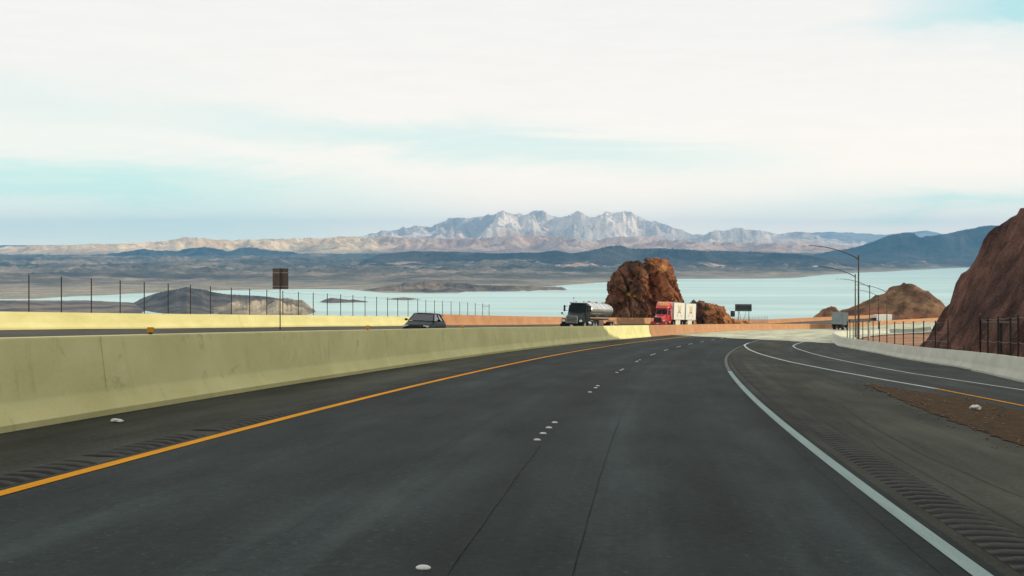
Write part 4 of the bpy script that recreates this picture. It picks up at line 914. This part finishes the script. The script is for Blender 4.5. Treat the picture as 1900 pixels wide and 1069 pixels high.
# red lorry with two short white trailers
s_, o_ = veh_matrix(1220, 213, 0, 0)
rt = empty('trailer_lorry', road_frame(s_, o_, float(od(o_)) + .005, True) @ Matrix.Rotation(R(-2.5), 4, 'Z'))
tractor(rt, V_red, True, False)
sl = Matrix.Translation((-3.36, .10, 3.60)) @ Matrix.Rotation(R(90), 4, 'Z') @ Matrix.Rotation(R(52), 4, 'X')
text('Saia', 1.02, V_yel, rt, 'lettering', sl, .05)
def pup(x0, x1):
    bx = MB().box(x1, x0, -1.29, 1.29, 1.15, 4.02, .03).build('trailer_box', V_wht, rt)
    b = MB()
    for s in (-1, 1):
        for z in (1.16, 3.97): b.box(x1 - .01, x0 + .01, s * 1.30 - .02, s * 1.30 + .02, z, z + .06)
        for x in (x0, x1): b.box(x - .05, x + .05, s * 1.30 - .022, s * 1.30 + .022, 1.22, 3.97)
    b.build('edge_rail', V_chr, bx)
    cx_ = (x0 + x1) / 2
    for s in (-1, 1):
        # tall tan strokes over a brown arch with small feet
        b = MB()
        for k, (dx, z0, z1) in enumerate(((-1.35, 2.6, 3.5), (-.5, 2.5, 3.62), (.35, 2.55, 3.4), (1.05, 2.6, 3.62))):
            n_ = 7; pts = [(cx_ + dx * (1 - .35 * t), s * 1.296, z1 - (z1 - z0) * t) for t in np.linspace(0, 1, n_)]
            b.loft([[(p[0] - .2, p[1] - .004, p[2]), (p[0] + .2, p[1] - .004, p[2]), (p[0] + .2, p[1] + .004, p[2]), (p[0] - .2, p[1] + .004, p[2])] for p in pts])
        b.build('printed_strokes', V_tan, bx)
        b = MB(); a = np.linspace(R(15), R(165), 13)
        b.loft([[(cx_ + ro * 1.35 * math.cos(t), s * 1.296 + e_, 2.08 + ro * .5 * math.sin(t)) for ro, e_ in ((.62, -.005), (1.0, -.005), (1.0, .005), (.62, .005))] for t in a])
        for dx in (-1.5, 1.5): b.box(cx_ + dx - .2, cx_ + dx + .2, s * 1.296 - .005, s * 1.296 + .005, 1.72, 1.98)
        b.build('printed_arch', V_brn, bx)
    return bx
pup(-5.7, -14.2); pup(-15.0, -23.5)
MB().box(-14.1, -5.8, -.5, .5, .92, 1.148).build('trailer_frame', V_dark, rt); MB().box(-23.4, -14.3, -.5, .5, .92, 1.148).build('trailer_frame', V_dark, rt)
for x0, x1 in ((-7.6, -11.2), (-17.2, -20.8)):
    for s in (-1, 1): MB().box(x1, x0, s * 1.2 - .03, s * 1.2 + .03, .32, 1.14, .02).build('side_skirt', V_skirt, rt)
duals(rt, (-6.3, -13.1, -16.0, -22.4))
tag(rt, 'red lorry with a tall cab and two white box trailers behind it', 'lorry')

# grey box truck seen from behind
def box_truck(M, label, body, panel):
    rt = empty('box_truck', M)
    bx = MB().box(-8.6, -1.9, -1.28, 1.28, 1.1, 4.05, .05).build('cargo_box', body, rt)
    b = MB()
    for y in (-.62, .62): b.box(-8.63, -8.605, y - .58, y + .58, 1.25, 3.9)
    b.build('rear_door', panel, bx); MB().box(-8.66, -8.60, -1.28, 1.28, 1.02, 1.24, .02).build('door_sill', V_dark, bx)
    MB().box(-8.55, -8.35, -1.2, 1.2, .42, .62, .03).build('underride_bar', V_dark, rt)
    for s in (-1, 1): MB().box(-8.62, -8.5, s * 1.05 - .12, s * 1.05 + .12, .78, .98, .02).build('tail_lamp', mat('tail_lamp_red', (.25, .02, .02), (.35, .03, .03), .3, 4), rt)
    MB().box(-8.4, -.4, -.45, .45, .7, 1.095).build('chassis', V_dark, rt)
    MB().loft([rr(1.1, .5, 1.6, .12, 0, 1.0), rr(1.15, .5, 2.0, .15, -.3, 1.05), rr(1.15, .5, 2.85, .2, -.9, .98), rr(1.15, .5, 2.9, .2, -1.85, .98)]).build('cab', V_blk, rt)
    MB().loft([[(-.34, -.9, 2.02), (-.34, .9, 2.02), (-.84, .85, 2.72), (-.84, -.85, 2.72)], [(-.4, -.9, 2.02), (-.4, .9, 2.02), (-.9, .85, 2.72), (-.9, -.85, 2.72)]]).build('windscreen', V_glass, rt)
    for s in (-1, 1):
        MB().box(-.10, .03, s * .8 - .16, s * .8 + .16, .85, 1.1, .03).build('headlight', V_lamp, rt)
        MB().tube([(-.6, s * 1.1, 2.3), (-.5, s * 1.35, 2.3)], .03, 6).box(-.58, -.46, s * 1.42 - .1, s * 1.42 + .1, 1.95, 2.5, .03).build('mirror', V_dark, rt)
        wheel(rt, -1.2, s * 1.0, .5, .3)
        wheel(rt, -6.6, s * .95, .5, .56)
        MB().box(-8.4, -5.2, s * 1.2 - .03, s * 1.2 + .03, .45, 1.09, .02).build('side_skirt', V_dark, rt)
    return tag(rt, label, 'truck')
s_, o_ = veh_matrix(1559, 311, 0, 0)
box_truck(road_frame(s_ + 8.6, -2.3, .005), 'grey box truck driving away round the bend, seen from behind', V_grey, mat('grey_door', (.17, .22, .24), (.27, .32, .33), .5, .8))
Mx = Matrix.Translation((zz(0, 0, 0) + (1625 - CX) / F * 425, 425, zz(0, 602.5, 425))) @ Matrix.Rotation(R(-90 + -28), 4, 'Z')
Mx = Matrix.Translation(((1615 - CX) / F * 425, 425, zz(0, 604, 425))) @ Matrix.Rotation(R(198), 4, 'Z') @ Matrix.Scale(.84, 4)
box_truck(Mx, 'small distant truck with white box in front of the rusty hill', V_wht, mat('dark_door', (.02, .02, .02), (.04, .04, .04), .5, 2))

# dark car on the oncoming side
def clear_glass():
    m = bpy.data.materials.new('clear_glass'); m.use_nodes = True; t = NT(m.node_tree)
    tr = t.n('ShaderNodeBsdfTransparent', Color=(.62, .70, .70, 1)); g = t.n('ShaderNodeBsdfGlossy', Color=(.9, .95, 1, 1), Roughness=.03)
    lw = t.n('ShaderNodeFresnel', IOR=1.75); mx = t.n('ShaderNodeMixShader'); t.t.links.new(lw.outputs[0], mx.inputs[0]); t.t.links.new(tr.outputs[0], mx.inputs[1]); t.t.links.new(g.outputs[0], mx.inputs[2])
    o_ = t.n('ShaderNodeOutputMaterial'); t.t.links.new(mx.outputs[0], o_.inputs[0]); return m
V_clear = clear_glass()
def car(M):
    rt = empty('car', M)
    def sec(x, w, z0, zb, wt): return [(x, w * .92, z0), (x, w, z0 + .12), (x, w, zb - .22), (x, wt, zb - .03), (x, wt * .55, zb), (x, -wt * .55, zb), (x, -wt, zb - .03), (x, -w, zb - .22), (x, -w, z0 + .12), (x, -w * .92, z0)]
    body = MB().loft([sec(.0, .62, .35, .62, .5), sec(-.12, .80, .25, .72, .66), sec(-.5, .87, .2, .80, .74), sec(-1.15, .89, .2, .92, .78), sec(-1.5, .90, .2, .97, .80), sec(-2.3, .90, .2, .96, .84), sec(-3.6, .90, .2, .97, .84), sec(-4.25, .86, .24, .99, .76), sec(-4.5, .74, .4, .94, .62)]).build('body', V_car, rt, 40)
    cabin = MB()
    # roof skin and the pillars that carry it
    cabin.loft([[(x, w, z), (x, w * .6, z + .035), (x, -w * .6, z + .035), (x, -w, z), (x, -w * .6, z - .02), (x, w * .6, z - .02)] for x, w, z in ((-2.0, .58, 1.375), (-2.3, .62, 1.405), (-2.9, .63, 1.41), (-3.35, .60, 1.375))])
    for s in (-1, 1):
        for p0, p1, r_ in (((-1.30, .77, .95), (-2.02, .59, 1.375), .032), ((-2.66, .80, .95), (-2.66, .625, 1.39), .04), ((-4.0, .74, .96), (-3.33, .60, 1.37), .055)): cabin.tube([(p0[0], s * p0[1], p0[2]), (p1[0], s * p1[1], p1[2])], r_, 8)
        cabin.tube([(-2.02, s * .59, 1.375), (-2.66, s * .625, 1.395), (-3.33, s * .60, 1.37)], .03, 8)
    cabin.build('cabin', V_car, rt, 40)
    inr = MB().box(-4.0, -1.35, -.74, .74, .80, .93, .03); inr.build('dashboard', V_dark, rt)
    for s in (-1, 1): MB().box(-2.75, -2.5, s * .36 - .22, s * .36 + .22, .80, 1.14, .06).box(-2.72, -2.6, s * .36 - .11, s * .36 + .11, 1.14, 1.30, .04).build('seat', V_seat, rt)
    MB().box(-3.6, -3.35, -.62, .62, .80, 1.12, .06).build('seat', V_seat, rt)
    MB().tube([(-2.05 + .06 * math.cos(k), .36 + .18 * math.sin(k), 1.0 + .17 * math.cos(k)) for k in np.linspace(0, 2 * math.pi, 17)], .014, 6).build('steering_wheel', V_dark, rt)
    MB().loft([[(-1.33, -.72, .975), (-1.33, .72, .975), (-2.0, .565, 1.372), (-2.0, -.565, 1.372)], [(-1.335, -.72, .970), (-1.335, .72, .970), (-2.004, .565, 1.367), (-2.004, -.565, 1.367)]]).build('windscreen', V_clear, rt)
    MB().loft([[(-3.96, -.66, .985), (-3.96, .66, .985), (-3.36, .56, 1.36), (-3.36, -.56, 1.36)], [(-3.955, -.66, .985), (-3.955, .66, .985), (-3.355, .56, 1.36), (-3.355, -.56, 1.36)]]).build('rear_window', V_clear, rt)
    for s in (-1, 1):
        MB().loft([[(-1.45, s * .775, .97), (-2.64, s * .80, .97), (-2.64, s * .635, 1.37), (-2.1, s * .62, 1.37)], [(-1.45, s * .771, .97), (-2.64, s * .796, .97), (-2.64, s * .631, 1.37), (-2.1, s * .616, 1.37)]]).build('side_window', V_clear, rt)
        MB().loft([[(-2.69, s * .80, .97), (-3.92, s * .75, .98), (-3.37, s * .615, 1.36), (-2.69, s * .635, 1.37)], [(-2.69, s * .796, .97), (-3.92, s * .746, .98), (-3.37, s * .611, 1.36), (-2.69, s * .631, 1.37)]]).build('side_window', V_clear, rt)
        MB().tube([(-1.72, s * .86, .98), (-1.70, s * .96, 1.0)], .022, 6).box(-1.76, -1.64, s * 1.0 - .09, s * 1.0 + .09, .95, 1.08, .03).build('wing_mirror', V_car, rt)
        MB().loft([[(-.06 - f - .10 * abs(y - .5), s * y, z) for y, z in ((.42, .62), (.72, .60), (.78, .70), (.46, .72))] for f in (0, .14)]).build('headlight', V_lamp, rt)
        wheel(rt, -.85, s * .80, .31, .2); wheel(rt, -3.5, s * .80, .31, .2)
    MB().box(-.10, .02, -.42, .42, .50, .60, .02).build('grille', V_dark, rt); MB().box(.0, .03, -.26, .26, .34, .46).build('number_plate', V_skirt, rt)
    MB().box(-2.0, -1.98, -.04, .1, 1.25, 1.31, .01).build('rear_view_mirror', V_dark, rt)
    return tag(rt, 'dark green-black car half hidden behind the median barrier', 'car')
s_, o_ = veh_matrix(770, 78, 0, 0)
car(road_frame(s_, o_, float(od(o_)) + .005, True))

# ------------------------------------------------------------------ small things on the pavement
M_dot = mat('ceramic_white', (.48, .52, .48), (.60, .63, .58), .5, 8)
def dome(r=.048, h=.018):
    return MB().loft([[(r * k * math.cos(t), r * k * math.sin(t), z * h) for t in np.linspace(0, 2 * math.pi, 17)[:-1]] for k, z in ((1, -.2), (1, .15), (.86, .55), (.6, .85), (.25, 1))])
d0 = None
for g in range(-1, 14):
    for k in range(4):
        if (g in (1, 2) and k == 1) or (g == 3 and k == 2): continue
        q = 19.07 + 12.19 * g + (k - 1.5) * 1.016
        if q < 7: continue
        if d0 is None: d0 = dome().build('lane_marker', M_dot); d = d0
        else: d = d0.copy(); COL.objects.link(d)
        d.matrix_world = road_frame(q, .012 * math.sin(q * 7), .004)
        tag(d, 'white ceramic dot in the broken lane line of dots', 'lane marker', 'white lane marker dots')
def crumple(name, M, sx, sy, sz, m, label, cat, seed):
    b = bmesh.new(); bmesh.ops.create_icosphere(b, subdivisions=3, radius=1); co = np.array([v.co[:] for v in b.verts])
    d = 1 + .55 * fbm(co[:, 0] * 1.6 + seed, co[:, 1] * 1.6, co[:, 2] * 1.6, 4); co = co * d[:, None] * [sx, sy, sz]; co[:, 2] = np.maximum(co[:, 2], -.3 * sz)
    for v, c in zip(b.verts, co): v.co = c
    me = bpy.data.meshes.new(name); b.to_mesh(me); b.free(); me.materials.append(m); me.polygons.foreach_set('use_smooth', np.ones(len(me.polygons), dtype=bool)); me.set_sharp_from_angle(angle=R(30))
    o_ = bpy.data.objects.new(name, me); COL.objects.link(o_); o_.matrix_world = M; return tag(o_, label, cat)
def pebbles():
    """loose stones along the ragged edges of the gravel strip"""
    b = MB(); rnd = random.Random(4)
    for i in range(520):
        q = rnd.uniform(12, 41); lo, hi = float(g_lo(q)), float(g_hi(q)); k = rnd.random()
        o_ = lo + rnd.gauss(0, .28) if k < .45 else (hi + rnd.gauss(0, .2) if k < .65 else rnd.uniform(lo, hi)); r = rnd.uniform(.008, .028) * (1.6 if rnd.random() < .06 else 1)
        c = road(q, o_, .012 + r * .4)
        vs = [(c[0] + r * rnd.uniform(.7, 1.3) * dx, c[1] + r * rnd.uniform(.7, 1.3) * dy, c[2] + r * rnd.uniform(.5, .9) * dz) for dx, dy, dz in ((1, 0, 0), (-1, 0, 0), (0, 1, 0), (0, -1, 0), (0, 0, 1), (0, 0, -1))]
        b.add(vs, [(0, 2, 4), (2, 1, 4), (1, 3, 4), (3, 0, 4), (2, 0, 5), (1, 2, 5), (3, 1, 5), (0, 3, 5)])
    tag(b.build('gravel_stones', mat('pebble', (.07, .045, .028), (.26, .19, .13), .95, 2.5, 2, coord='World'), None, None, False), kind='stuff')
pebbles()
M_pap = mat('white_paper', (.55, .56, .52), (.7, .7, .66), .8, 4); M_stone = mat('pale_stone', (.42, .40, .34), (.58, .55, .48), .9, 6)
crumple('paper_scrap', road_frame(17.6, -5.69, .02), .07, .085, .03, M_pap, 'crumpled white paper on the left shoulder below the median barrier', 'litter', 1.0)
crumple('plastic_bag', road_frame(28.6, 7.95, .05), .09, .11, .07, M_pap, 'white plastic bag lying on the brown gravel strip', 'litter', 4.0)
for q, of_, sz, lb in ((52, 16.6, .13, 'white stone on the gravel behind the near right barrier'), (84, 15.6, .12, 'pale stone behind the grey barrier at the foot of the cut slope'), (73, 16.5, .1, 'small pale stone on the gravel left of the thick post')):
    crumple('stone', road_frame(q, of_, .0), sz, sz * 1.2, sz * .9, M_stone, lb, 'stone', q)
q = px_s(1612.5, lambda q: rtoe(q) + 4 + 0 * q, 150, 240); rt = empty('delineator_post', upright(q, float(rtoe(q)) + 4, .3))
MB().box(-.16, .16, -.03, .03, -.6, 2.0, .02).build('post', mat('white_plastic', (.75, .76, .7), None, .4, 4), rt); MB().box(-.13, .13, -.042, -.032, 1.55, 1.85).build('reflector', V_skirt, rt)
tag(rt, 'bright white marker post beyond the ramp fence, right of the lamp poles', 'post')

# ------------------------------------------------------------------ air
def haze():
    x, y0, y1, z0, z1 = 52000, -1500, 47500, LAKE - 90, 1110
    m = bpy.data.materials.new('haze'); m.use_nodes = True; t = NT(m.node_tree)
    p = t.n('ShaderNodeVolumePrincipled', Density=2.55e-5, Anisotropy=.0); p.inputs['Color'].default_value = (.20, .58, 1.0, 1)
    o_ = t.n('ShaderNodeOutputMaterial'); t.t.links.new(p.outputs[0], o_.inputs['Volume'])
    tag(MB().box(-x, x, y0, y1, z0, z1).build('haze', m, None, None), kind='stuff')
haze()
